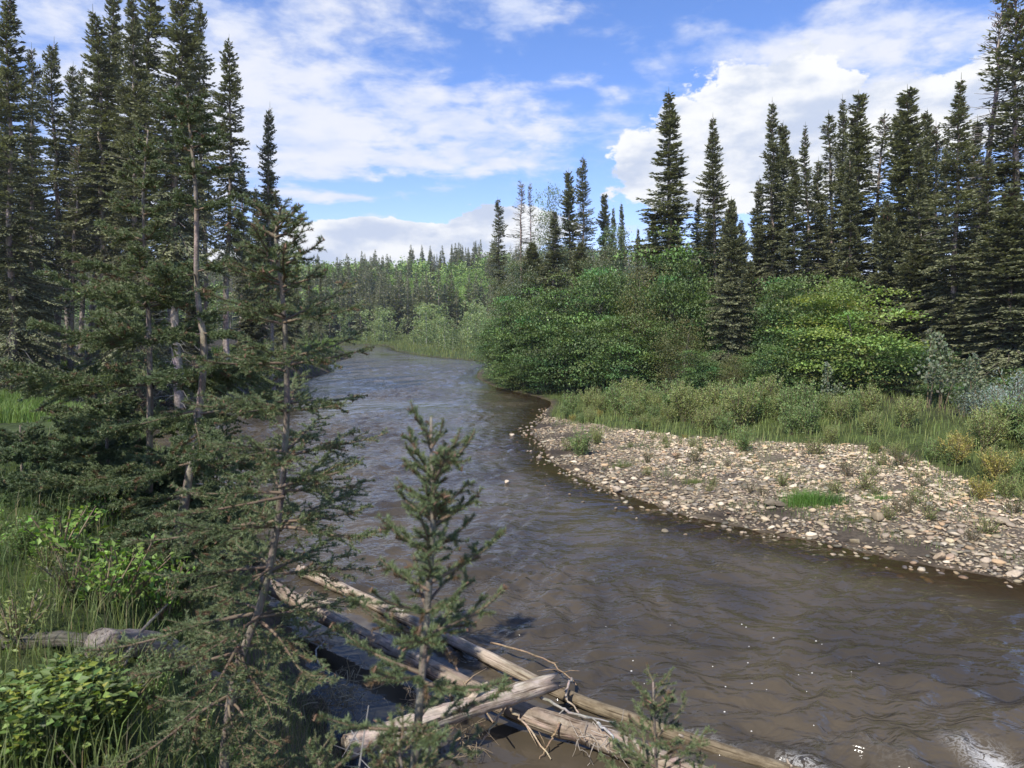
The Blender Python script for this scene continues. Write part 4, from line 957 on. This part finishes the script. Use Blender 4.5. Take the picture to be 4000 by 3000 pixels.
# ------------------------------------------------------------------ needle-level spruces close to the camera
NG = [np.array(c) for c in ((.085, .125, .060), (.165, .20, .085), (.125, .15, .06))]
def near_branch(rg, L, needle, nw, dens, e0, droop, lat_n, bare=.12, greenness=.5, browntips=.25, tip_up=.35, r0=.007):
    """one bough along +x: wood + needles"""
    g = Geo(); S_ = []   # list of shoots (p0,p1)
    def Pm(s): s = np.asarray(s, float); return np.stack([L*s, .03*L*np.sin(s*5+ph), math.tan(e0)*L*s-droop*L*s*s+tip_up*L*s**3.2*.6], -1)
    ph = rg.uniform(0, 6.28)
    ss = np.linspace(0, 1, 9); pm = Pm(ss); V, Fc = sticks(pm[:-1], pm[1:], np.linspace(r0, .002, 9)[:-1], np.linspace(r0, .002, 9)[1:], 5); g.add(V, Fc, 1, jit((.17, .125, .085), len(V)), True)
    S_.append((pm[2:-1], pm[3:]))
    s = np.sort(rg.uniform(bare, .97, lat_n)); side = np.where(np.arange(lat_n) % 2 == 0, 1, -1)
    B = Pm(s); T = nrm(Pm(s+.02)-Pm(s-.02)); lat = nrm(np.cross(UP, T))
    D = nrm(T*rg.uniform(.7, 1.2, (lat_n, 1))+lat*side[:, None]*rg.uniform(.7, 1.1, (lat_n, 1))+UP*rg.normal(0, .28, (lat_n, 1)))
    ll = L*.50*(1-s*.72)*rg.uniform(.5, 1.1, lat_n)*np.clip(s*4+.3, 0, 1)
    E1 = B+D*ll[:, None]*.55; E2 = B+D*ll[:, None]+(T*.12-UP*.10+UP*rg.normal(0, .08, (lat_n, 1)))*ll[:, None]
    for a, b, ra, rb in ((B, E1, .0032, .0022), (E1, E2, .0022, .0012)):
        V, Fc = sticks(a, b, ra, rb); g.add(V, Fc, 1, jit((.16, .115, .075), len(V))); S_.append((a, b))
    tips = [E2, pm[-1:]]
    # second order twigs
    m = np.maximum(1, (ll/.045).astype(int)); I = np.repeat(np.arange(lat_n), m); q = rg.uniform(.18, .95, len(I)); sd = rg.choice([-1, 1], len(I))
    C = np.where((q < .55)[:, None], B[I]+(E1-B)[I]*(q/.55)[:, None], E1[I]+(E2-E1)[I]*((q-.55)/.45)[:, None])
    l2 = nrm(np.cross(UP, D[I])); D2 = nrm(D[I]*rg.uniform(.7, 1.2, (len(I), 1))+l2*sd[:, None]*.9+UP*rg.normal(.03, .4, (len(I), 1)))
    L2 = np.minimum(ll[I]*.45*(1.1-q), .11)*rg.uniform(.5, 1.2, len(I))+.015; E3 = C+D2*L2[:, None]
    V, Fc = sticks(C, E3, .0015, .0009); g.add(V, Fc, 1, jit((.17, .12, .075), len(V))); S_.append((C, E3)); tips.append(E3)
    a = np.concatenate([x[0] for x in S_]); b = np.concatenate([x[1] for x in S_]); ln = np.linalg.norm(b-a, axis=1)
    cnt = np.maximum(3, (ln*dens).astype(int)); I = np.repeat(np.arange(len(a)), cnt); q = rg.random(len(I)); C = a[I]+(b-a)[I]*q[:, None]; T = nrm((b-a)[I])
    rad = rg.normal(size=(len(I), 3)); rad[:, 2] += .5; rad = nrm(rad-T*(rad*T).sum(1, keepdims=True)); D = nrm(T*.75+rad)
    s_ = nrm(np.cross(D, rg.normal(size=(len(I), 3)))); Ln = (needle*rg.uniform(.75, 1.15, len(I)))[:, None]
    V = np.stack([C-s_*nw/2, C+s_*nw/2, C+D*Ln], 1).reshape(-1, 3)
    k = np.clip(greenness+rg.normal(size=len(I))*.22+.25*(ln[I] < .05), 0, 1)[:, None]; c = NG[0]*(1-k)+NG[1]*k
    oldb = (rg.random(len(a)) < .06)[I][:, None]; c = np.where(oldb, np.array([.17, .11, .06]), c)
    g.add(V, np.arange(len(V)).reshape(-1, 3), 0, rep(c, 3))
    tp = np.concatenate(tips); tp = tp[rg.random(len(tp)) < browntips]
    if len(tp):
        V, Fc = sticks(tp-.004*UP, tp+nrm(rg.normal(size=tp.shape)*.5+UP*.4)*.012, .0032, .0018, 4); g.add(V, Fc, 1, jit((.17, .10, .065), len(V)))
    return g
def near_spruce(seed, pts, r_base, r_top, zs, lens, nper, label, needle=.014, nw=.0026, dens=620, lat=16, browntips=.3, elev=(-.1, .5), droop=.25, azs=None, bark=(.22, .185, .14), bare_to=0., rboost=1., greenness=.5, nvar=10):
    """pts: stem centre line (world), zs: branch heights as fraction of stem, lens(t): length"""
    rg = np.random.default_rng(seed); P = spline(pts, 24); b = P[0]; o = thing('young_spruce', label, 'tree', tuple(b)); Q = P-b
    g = Geo(); V, Fc = tube(Q, np.linspace(r_base, r_top, 24), 9, .06, seed=seed); c = jit(bark, len(V), .2); g.add(V, Fc, 0, c, True); g.obj('trunk', M_bark, parent=o)
    lib = {}
    for t in zs:
        p = np.array([np.interp(t*23, range(24), Q[:, i]) for i in range(3)]); a0 = rg.uniform(0, 6.28)
        for k in range(nper if t < .97 else 1):
            L = lens(t)*rg.uniform(.7, 1.15)
            if L < .03: continue
            e = elev[0]+(elev[1]-elev[0])*t+rg.normal()*.08; key = (round(min(L, 2)*8), k % 3)
            if key not in lib:
                lib[key] = (near_branch(rg, L, needle, nw, dens, 0, droop*(1-t*.6), max(4, int(lat*(L/.6)**.7)), greenness=greenness, browntips=browntips, r0=(.004+.008*L)*rboost).mesh('branch', [M_needle, M_twig]), L)
            me, L0 = lib[key]; c = bpy.data.objects.new('branch', me); COL.objects.link(c); c.parent = o; c.location = p+np.array([0, 0, rg.uniform(-.03, .03)])
            c.rotation_euler = Euler((rg.normal()*.15, -e, a0+k*6.283/nper+rg.normal()*.25), 'XYZ'); s = L/L0; c.scale = (s, s, s)
    return o, lib
# A: the tall one with its bare leader, three metres away
A_pts = [at(214, 745, 3.05), at(232, 690, 3.1), at(262, 600, 3.15), at(280, 505, 3.15), at(287, 400, 3.1), at(283, 300, 3.05), at(276, 240, 3.0), at(281, 207, 3.0)]
A_pts[0][2] = gz(A_pts[0][0], A_pts[0][1])-.05
near_spruce(71, A_pts, .023, .005, [.06, .13, .2, .26, .33, .40, .45, .5, .56, .62, .68, .74, .80, .86, .92, .965], lambda t: float(np.interp(t, [0, .14, .29, .43, .57, .71, .86, 1], [.46, .56, .60, .56, .43, .30, .19, .08])), 6, 'nearest tall young spruce with a bare twisted leader and pale thin trunk', lat=19, dens=820, elev=(-.22, .55), browntips=.18, nw=.0034, needle=.016, greenness=.6)
# B: the small one over the river, under two metres away
B_pts = [at(405, 1010, 1.85), at(412, 830, 1.85), at(420, 700, 1.83), at(428, 600, 1.82), at(433, 520, 1.8), at(432, 470, 1.8), at(431, 417, 1.8)]
B_pts[0][2] = gz(B_pts[0][0], B_pts[0][1])-.05
near_spruce(72, B_pts, .016, .003, [.14, .22, .29, .36, .42, .48, .54, .60, .655, .71, .77, .84, .92], lambda t: float(np.interp(t, [0, .3, .45, .6, .8, .93, 1], [.2, .24, .22, .20, .14, .11, .04])), 4, 'small nearest spruce whose crooked tip stands out against the river', lat=15, dens=2200, needle=.014, nw=.0021, elev=(-.05, .95), browntips=.10, droop=.12, greenness=.4)
# C: wide low-branched spruce seven metres away
C_pts = [at(140, 600, 7.2), at(148, 520, 7.2), at(150, 400, 7.2), at(148, 300, 7.2), at(143, 205, 7.2), at(148, 130, 7.2)]
C_pts[0][2] = gz(C_pts[0][0], C_pts[0][1])-.1
near_spruce(73, C_pts, .045, .006, [.08, .15, .22, .29, .36, .43, .51, .59, .655, .72, .78, .84, .88, .92, .95, .975, .99], lambda t: float(np.interp(t, [0, .2, .5, .62, .7, .85, 1], [1.2, 1.35, 1.25, .95, .45, .26, .1])), 5, 'wide-armed spruce with level brown-tipped boughs left of the tall young one', needle=.026, nw=.008, dens=560, lat=24, elev=(-.05, .35), droop=.16, browntips=.35, greenness=.75, rboost=1.4)
# D: slim pale-trunked spruce bending at its foot
D_pts = [at(165, 572, 6.3), at(178, 535, 6.35), at(190, 470, 6.45), at(204, 360, 6.6), at(197, 290, 6.7), at(196, 200, 6.7), at(190, 130, 6.7), at(187, 96, 6.7)]
D_pts[0][2] = gz(D_pts[0][0], D_pts[0][1])-.1
near_spruce(74, D_pts, .05, .006, [.06, .12, .18, .24, .30, .36, .42, .48, .60, .70, .76, .81, .86, .90, .94, .97, .99], lambda t: (.55 if t > .45 else .95)*(1-t)**.4+.08, 4, 'slim spruce with a pale lit trunk that bends at its foot', needle=.026, nw=.007, dens=750, lat=20, elev=(-.3, .4), bark=(.22, .18, .135), browntips=.3, rboost=1.2)
# E, F: shadowed low spruces at the far left of the near bank
for sd_, u, v0, v1, Yd, L, lab in [(75, 20, 620, 425, 8.5, 1.8, 'dense shadowed spruce low at the left border'), (76, 105, 600, 395, 7.6, 1.7, 'dark drooping spruce below the wide-armed one')]:
    pp = [at(u, v0, Yd), at(u+3, (v0+v1)/2, Yd), at(u, v1, Yd)]; pp[0][2] = gz(pp[0][0], pp[0][1])-.1
    near_spruce(sd_, pp, .04, .008, [.06, .12, .18, .25, .32, .39, .46, .53, .6, .68, .76, .84, .9, .95], lambda t: L*(1-t)**.7+.1, 6, lab, needle=.028, nw=.009, dens=720, lat=26, elev=(-.2, .3), droop=.2, browntips=.15, greenness=.25)
# G: tops poking up from below the frame
for sd_, u, v, Yd, hh, L, lab in [(77, 653, 682, 2.3, 1.0, .34, 'small spruce top rising from the bottom edge right of the logs'), (78, 398, 738, 1.75, .5, .20, 'blurred low spruce crown at the bottom edge below the small nearest spruce'),
        (79, 318, 752, 2.1, .5, .20, 'low spruce seedling on the bank at the bottom edge, left of the nearest one')]:
    t_ = at(u, v, Yd); pp = [t_-[.02, 0, hh], t_-[-.02, 0, hh*.5], t_]
    near_spruce(sd_, pp, .012, .003, [.25, .38, .5, .6, .7, .8, .9, .96], lambda t: L*(1-t)**.6+.05, 4, lab, needle=.014, nw=.0023, dens=1900, lat=14, elev=(0, .8), droop=.1, browntips=.2, greenness=.6)

# ------------------------------------------------------------------ logs and driftwood
def grain(o, P, n, sides):
    th = np.arange(sides)*2*math.pi/sides; s = np.linspace(0, np.linalg.norm(P[-1]-P[0]), n)
    A = np.stack([np.repeat(s, sides), np.tile(np.cos(th), n)*.15, np.tile(np.sin(th), n)*.15], 1); m_ = len(o.data.vertices)-len(A)
    A = np.vstack([A, np.tile([[0, 0, 0]], (m_, 1))]) if m_ > 0 else A
    a = o.data.attributes.new('grain', 'FLOAT_VECTOR', 'POINT'); a.data.foreach_set('vector', A.astype(np.float32).ravel())
def logobj(pts, r0, r1, label, c, seed, name='driftwood_log', mud=None, n=40, sides=14, knots=True, cat='log'):
    P = spline(pts, n); rg = np.random.default_rng(seed); g = Geo(); rr = np.linspace(r0, r1, n)*(1+.04*rg.normal(size=n))
    V, Fc = tube(P-P[0], rr, sides, .035, seed=seed); cc = jit(c, len(V), .10, .03)
    if mud is not None:
        w = sst(mud[0], mud[1], np.repeat(np.linspace(0, 1, n), sides))[:, None]; w = np.vstack([w, w[:1], w[-1:]]); cc = cc*(1-w)+np.array(mud[2])*w
    g.add(V, Fc, 0, cc, True); o = g.obj(name, M_log, loc=tuple(P[0])); grain(o, P, n, sides); thing('', label, cat, obj=o)
    if knots:
        for k in range(6):
            t_ = rg.uniform(.1, .95); p = np.array([np.interp(t_*(n-1), range(n), P[:, i]) for i in range(3)])-P[0]; d = nrm(rg.normal(size=3)+UP*.8); r = np.interp(t_, [0, 1], [r0, r1])
            g = Geo(); V, Fc = tube(spline([p+d*r*.6, p+d*(r+.04), p+d*(r+.07)+rg.normal(size=3)*.01], 4), [.022, .016, .010], 6) if False else tube(np.array([p+d*r*.6, p+d*(r+.03), p+d*(r+.06)]), [.024, .017, .012], 6)
            g.add(V, Fc, 0, np.array(c)*.9, True); g.obj('branch_stub', M_drift, parent=o)
    return o
DW = (.40, .33, .25)
logobj(LOG_A+[0, 0, .02], .11, .065, 'long slim driftwood log slanting from mid-left to the bottom edge beside open river', DW, 81, mud=(.45, .62, (.20, .16, .10)))
B_log = [atz(262, 582, .45), atz(300, 603, .38), atz(370, 640, .32), atz(420, 664, .28), atz(520, 712, .2), atz(600, 738, .16), atz(680, 770, .1), atz(760, 800, .0)]
logobj(B_log, .125, .135, 'thick brown driftwood log lying nearer the bank, under the broken piece', (.30, .24, .18), 82)
def brokenlog():
    a, b = atz(345, 748, .62), atz(548, 684, .52); n = 30; P = spline([a, a*.6+b*.4+[0, 0, .02], b], n); rg = np.random.default_rng(5); P0 = P[0]; g = Geo(); sides = 16
    rr = np.linspace(.125, .11, n); V, Fc = tube(P-P0, rr, sides, .05, seed=9); V = V.copy()
    T = nrm(P[-1]-P[0])
    for i in range(sides):   # splintered end
        k = (n-1)*sides+i; V[k] += T*(.14*math.sin(i*1.7)+.10*rg.random()); V[(n-2)*sides+i] += T*(.06*math.sin(i*1.7))
    V[-1] -= T*.10
    g.add(V, Fc, 0, jit((.44, .36, .28), len(V), .08, .03), True)
    o = g.obj('broken_log', M_log, loc=tuple(P0)); grain(o, P, n, sides); thing('', 'pale splintered log piece lying across the thick brown log', 'log', obj=o)
    for k in range(5):
        q = P[-3]-P0+rg.normal(size=3)*.05; g = Geo(); V, Fc = tube(np.array([q-T*.12, q+T*(.08+.1*rg.random()), q+T*(.22+.05*rg.random())+[0, 0, rg.normal()*.02]]), [.035, .028, .004], 5); g.add(V, Fc, 0, (.46, .38, .29)); g.obj('splinter', M_drift, parent=o)
    q = P[19]-P0; g = Geo(); V, Fc = tube(np.array([q+[0, 0, .08], q+T*.14+[0, 0, .20], q+T*.24+[0, 0, .235]]), [.045, .03, .012], 6); g.add(V, Fc, 0, (.47, .38, .28)); g.obj('branch_stub', M_drift, parent=o)
brokenlog()
def stick(uvz, r, label, c=(.42, .33, .23), seed=0, twigs=3, name='driftwood_stick', group=None):
    rg = np.random.default_rng(seed); pts = [atz(u*K, v*K, z) for u, v, z in uvz]; P = spline(pts, 14); P[1:-1] += rg.normal(size=(12, 3))*r*.6; g = Geo(); V, Fc = tube(P-P[0], np.linspace(r, r*.45, 14), 6, .08, seed=seed); g.add(V, Fc, 0, jit(c, len(V), .1), True)
    o = g.obj(name, M_drift, loc=tuple(P[0])); thing('', label, 'stick', obj=o, group=group)
    for k in range(twigs):
        i = rg.integers(3, 12); d = nrm(rg.normal(size=3)+(P[i+1]-P[i])*4); l = rg.uniform(.12, .3); g = Geo(); V, Fc = tube(np.array([P[i], P[i]+d*l*.5, P[i]+d*l+rg.normal(size=3)*.03])-P[0], [r*.5, r*.35, r*.15], 5); g.add(V, Fc, 0, c, True); g.obj('twig', M_drift, parent=o)
# (points u, v, height) in the 2212 view
stick([(1130, 1410, .12), (1060, 1388, .22), (1180, 1425, .22), (1245, 1480, .1)][1:], .016, 'dark-tipped curved stick arching over the river side of the slim log', (.30, .21, .13), 1)
stick([(945, 1365, .4), (975, 1420, .3), (1010, 1490, .35), (1065, 1560, .55)], .02, 'long thin brown stick leaning across the gap between the logs', (.33, .24, .15), 2)
stick([(1095, 1525, .45), (1130, 1560, .25), (1190, 1640, .02)], .018, 'tan stick slanting down from under the broken piece toward the bottom edge', (.47, .36, .24), 3, 1)
stick([(1095, 1520, .4), (1065, 1565, .2), (1035, 1610, .02)], .018, 'tan stick leaning left into the dark pool below the broken piece', (.47, .36, .24), 4, 1)
stick([(1160, 1500, .4), (1215, 1530, .38), (1260, 1545, .34), (1330, 1560, .3)], .02, 'grey weathered branch lying along the thick log', (.30, .275, .24), 5, 3)
stick([(1235, 1465, .2), (1222, 1500, .25), (1250, 1540, .25)], .02, 'bent white branch hanging between slim and thick log', (.40, .33, .25), 6, 0)
stick([(1290, 1560, .38), (1325, 1590, .3), (1370, 1625, .25)], .02, 'grey stick on the lower right end of the thick log', (.40, .39, .37), 7, 1)
stick([(865, 1605, .1), (920, 1590, .15), (960, 1560, .35)], .022, 'tan forked stick below the left part of the broken piece', (.45, .36, .24), 8, 3)
stick([(640, 1330, .35), (700, 1300, .4), (735, 1290, .4)], .015, 'thin pale twig at the upper left end of the logs', (.45, .38, .28), 9, 3)
stick([(980, 1600, .0), (1010, 1590, .02), (1045, 1575, .03)], .012, 'short twig floating on the dark pool', (.40, .30, .18), 10, 2)
stick([(690, 1440, .05), (682, 1410, .2), (700, 1385, .3)], .018, 'bent pale root standing in the pool under the small spruce', (.52, .47, .38), 11, 0)
stick([(1210, 1560, .3), (1190, 1600, .15), (1165, 1640, .0)], .016, 'dark stick angled below the thick log at the bottom edge', (.28, .20, .12), 12, 1)
# tangles of fine roots and twigs: one snarl each
def tangle(p, r, n, c, label, name='root_tangle', flat=.5, thick=.006):
    g = Geo(); 
    for k in range(n):
        q = rng.normal(size=3)*r*.35*np.array([1, 1, flat]); d = nrm(rng.normal(size=3)*np.array([1, 1, .5])); l = r*rng.uniform(.5, 1.3)
        P = spline([q, q+d*l*.35+rng.normal(size=3)*r*.15, q+d*l*.7+rng.normal(size=3)*r*.2, q+d*l+rng.normal(size=3)*r*.2-UP*r*.2], 7); V, Fc = tube(P, np.linspace(thick, thick*.35, 7), 4, cap=False); g.add(V, Fc, 0, np.array(c)*rng.uniform(.6, 1.2))
    o = g.obj(name, M_twig, loc=tuple(p)); thing('', label, 'roots', obj=o)
tangle(atz(925*K, 1525*K, .25), .34, 60, (.36, .27, .17), 'snarl of fine tan roots between thick log and broken piece')
tangle(atz(730*K, 1500*K, .4), .45, 80, (.34, .28, .18), 'dry matted roots hanging from the near bank edge')
tangle(atz(1010*K, 1595*K, .15), .3, 22, (.30, .23, .15), 'loose twigs trailing in the dark pool below the broken piece')
tangle(atz(1290*K, 1590*K, .3), .3, 18, (.38, .33, .27), 'brush of fine twigs caught on the lower thick log')
tangle(atz(690*K, 1310*K, .3), .35, 26, (.40, .33, .24), 'twigs caught behind the upper end of the slim log')
for i, (u, v, Yd, r) in enumerate([(590, 812, 56, .9), (300, 800, 44, .8), (180, 815, 41, .8), (90, 830, 40, .8), (420, 805, 50, .7)]):
    p = at(u*K, v*K, Yd); p[2] = max(gz(p[0], Yd), .2)+.25
    tangle(p, r*1.2, 40, (.34, .25, .17), ['driftwood root wad on the left waterline behind the near trunks', 'exposed roots on the left cut bank under the pale trunks', 'exposed roots on the left cut bank, middle snarl', 'exposed roots on the left cut bank nearest the left border', 'brush snagged on the left waterline'][i], thick=.022)
# rotten logs on the near bank
def bank_log(u0, v0, u1, v1, r, c, label, seed):
    a, b = gnd(u0, v0), gnd(u1, v1); 
    pts = []
    for t_ in np.linspace(0, 1, 5):
        p = a*(1-t_)+b*t_; p[2] = gz(p[0], p[1])+r*.7; pts.append(p)
    logobj(pts, r, r*.85, label, c, seed, knots=False, name='rotten_log')
bank_log(215, 1415, 570, 1500, .09, (.24, .20, .165), 'grey rotting log half sunk in the near bank plants', 91)
bank_log(-60, 1398, 200, 1400, .05, (.13, .12, .09), 'thin mossy log lying in the grass at the left border', 92)
o = logobj([gnd(268, 1465)+[0, 0, .08], gnd(300, 1440)+[0, 0, .2], gnd(365, 1370)+[0, 0, .25]], .014, .007, 'bare grey dead branch sticking up from the rotting log', (.36, .31, .26), 93, name='dead_branch', knots=False, cat='branch')
# bare twigs before the pool
for i, (u, v, Yd, h_, lab) in enumerate([(775, 1600, 2.6, .35, 'bare grey forked twig rising from the bottom edge'), (820, 1640, 2.5, .25, 'second bare twig, right of the forked one')]):
    t_ = at(u*K, v*K, Yd); P = np.array([t_-[.03, 0, h_], t_-[.0, 0, h_*.3], t_+[.04, 0, h_*.4]]); g = Geo(); V, Fc = tube(P-P[0], [.006, .004, .002], 5); g.add(V, Fc, 0, (.30, .28, .25)); 
    q0 = np.tile(P[1]-P[0], (6, 1)); q0[:, 2] += np.linspace(-.1, .15, 6); V, Fc = sticks(q0, q0+rng.normal(size=(6, 3))*.07+UP*.05, .003, .001); g.add(V, Fc, 0, (.3, .28, .25)); o = g.obj('bare_twig', M_twig, loc=tuple(P[0])); thing('', lab, 'twig', obj=o)

# ------------------------------------------------------------------ far bank and wooded hill
def far_spruce(seed, H=14., Rb=2.0, n=620, c0=N_DARK*1.15, c1=N_LIGHT*1.0):
    rg = np.random.default_rng(seed); g = Geo(); V, Fc = tube(np.array([[0, 0, 0], [0, 0, H*.6], [0, 0, H*.98]]), [.16, .09, .02], 5, cap=False); g.add(V, Fc, 1, (.26, .21, .18))
    t = rg.random(n)**1.25; z = H*(.10+.89*t); a = rg.uniform(0, 6.28, n); r = Rb*(1-t)**.8*(1+.25*np.sin(z*3+seed)); b = rg.uniform(.15, .55, n)
    d = np.stack([np.cos(a), np.sin(a), -.25+.9*t], 1); B = np.stack([np.cos(a)*r*b, np.sin(a)*r*b, z], 1); L = r*(1-b)*rg.uniform(.7, 1.2, n)+.25
    V, Fc = leaves(B, d, UP+rg.normal(size=(n, 3))*.4, L, np.clip(L*.42, .16, .6), .1); c = jit(c0, n, .1)+(c1-c0)*rg.random((n, 1))**1.5; g.add(V, Fc, 0, rep(np.clip(c, .01, 1), 4)); return g
def far_leafy(seed, H, Rr, n, c, low=.35, lsize=.42):
    rg = np.random.default_rng(seed); g = Geo(); V, Fc = tube(np.array([[0, 0, 0], [.1, 0, H*.5], [0, .1, H*.85]]), [.07, .05, .02], 5, cap=False); g.add(V, Fc, 1, (.30, .28, .24))
    k = 16; cen = np.stack([rg.normal(size=k)*Rr*.38, rg.normal(size=k)*Rr*.38, H*(low+(.92-low)*rg.random(k))], 1); I = rg.integers(0, k, n)
    d = nrm(rg.normal(size=(n, 3))); B = cen[I]+d*(Rr*.42)*rg.uniform(.6, 1, (n, 1))*[1, 1, 1.1]; L = rg.uniform(.7, 1.3, n)*lsize
    V, Fc = leaves(B, nrm(d+rg.normal(size=(n, 3))*.7), nrm(d*.6+UP+rg.normal(size=(n, 3))*.4), L, L*.8, .1); g.add(V, Fc, 0, rep(jit(c, n, .16)*(1+.2*rg.normal(size=(k, 1)))[I], 4)); return g
FS = [far_spruce(200+i, 14, [2.5, 2.9, 2.1, 2.7, 1.9][i]) for i in range(5)]
FSl = [far_spruce(220+i, 14, 2.6, 150) for i in range(3)]
ASP, PAL = (.21, .30, .08), (.215, .265, .11)
FA = [far_leafy(240+i, 11, 2.6, 700, ASP) for i in range(3)]; FAl = [far_leafy(250+i, 11, 2.8, 170, ASP, lsize=.8) for i in range(2)]
FP = [far_leafy(260+i, 9, 1.7, 620, PAL, .08, .34) for i in range(3)]; FB = [far_leafy(270+i, 3, 1.8, 360, (.15, .19, .075), .1, .26) for i in range(3)]
mesh_fs = [g.mesh('spruce', [M_needle, M_bark]) for g in FS]; mesh_fa = [g.mesh('aspen', [M_leaf, M_bark]) for g in FA]
mesh_fp = [g.mesh('poplar', [M_leaf, M_bark]) for g in FP]; mesh_fb = [g.mesh('bush', [M_leaf, M_bark]) for g in FB]
def far_tree(name, me, x, y, s, label, cat, group, sz=None):
    o = bpy.data.objects.new(name, me); COL.objects.link(o); o.location = (x, y, gz(x, y)-.2); o.scale = (s, s, sz or s); o.rotation_euler = (0, 0, rng.uniform(0, 6.28)); thing('', label, cat, obj=o, group=group); return o
def aspen_zone(x, y): return (fbm(x, y, .018, 3, 15)+.55*sst(270, 330, y)-.27+.35*(x < -60)*sst(240, 280, y) > .28)
cand = []
while len(cand) < 2600:
    y = rng.uniform(200, 420); x = rng.uniform(-.62*y, .30*y)
    cand.append((x, y))
cand = np.array(cand); hh_, dd_, _ = land(cand[:, 0], cand[:, 1]); cand = cand[dd_ > 7]
ratio = cand[:, 0]/cand[:, 1]; seen = (ratio > -.285) & (ratio < -.02); az_ = aspen_zone(cand[:, 0], cand[:, 1])
order = np.argsort(cand[:, 1]); ns = na = 0; rest = []
for i in order:
    x, y = cand[i]
    if seen[i] and az_[i] and na < 110:
        na += 1; far_tree('aspen_tree', mesh_fa[na % 3], x, y, rng.uniform(.8, 1.25), 'bright green aspen on the upper slope of the wooded hill', 'tree', 'aspens on the hill')
    elif seen[i] and not az_[i] and ns < 250:
        ns += 1; s = rng.uniform(.65, 1.15); far_tree('hill_spruce', mesh_fs[ns % 5], x, y, s*.95, 'dark spruce on the wooded hill beyond the river bend', 'tree', 'spruces on the hill', sz=s*1.15)
    else: rest.append(i)
g = Geo()
for i in rest:
    x, y = cand[i]; src = FAl[i % 2] if az_[i] else FSl[i % 3]; s = rng.uniform(.8, 1.15); a = rng.uniform(0, 6.28); ca, sa = math.cos(a), math.sin(a); z = hh_[dd_ > 7][i]
    for V, Fc, M_, C_ in zip(src.V, src.Fc, src.M, src.C):
        W_ = V@np.array([[ca, sa, 0], [-sa, ca, 0], [0, 0, 1]])*s+[x, y, z-.2]; g.V.append(W_); g.Fc.append(Fc-Fc.min()+g.n); g.n += len(W_); g.M.append(M_); g.C.append(C_); g.smooth.append(np.zeros(len(Fc), bool))
o = g.obj('distant_forest', [M_needle, M_bark]); thing('', 'dense far-off forest covering the rest of the hill and skyline', 'forest', kind='stuff', obj=o)
# valley floor in front of the hill
GP = 'pale young poplars beyond the far point bar'
k_ = 0
while k_ < 70:
    y = rng.uniform(118, 205); x = rng.uniform(-.30*y, .0*y)
    h, d, l = land(np.array([x]), np.array([y]))
    if d[0] < 5 or (y < 150 and x < -.13*y) or l[0]: continue
    u = 512+710*x/y
    if y < 135 and u < 440: continue
    k_ += 1
    far_tree('young_poplar', mesh_fp[k_ % 3], x, y, rng.uniform(.55, 1.05)*(1 if y > 150 else .75), 'pale feathery young poplar on the flat beyond the point bar', 'tree', GP)
for k_ in range(26):
    y = rng.uniform(200, 214); x = rng.uniform(-.30*y, -.02*y); far_tree('flat_spruce', mesh_fs[k_ % 5], x, y, rng.uniform(.6, 1.0), 'spruce at the foot of the hill behind the pale poplars', 'tree', 'spruces at the foot of the hill')
k_ = 0
while k_ < 60:
    y = rng.uniform(92, 206); x = rng.uniform(-.30*y, .06*y); h, d, l = land(np.array([x]), np.array([y]))
    if d[0] < 2.5 or (l[0] and d[0] > 9): continue
    k_ += 1; far_tree('bank_bush', mesh_fb[k_ % 3], x, y, rng.uniform(.4, 1.)*(.6+y/330), 'grey-green willow bush on the far river flat', 'bush', 'willow bushes on the far flat')
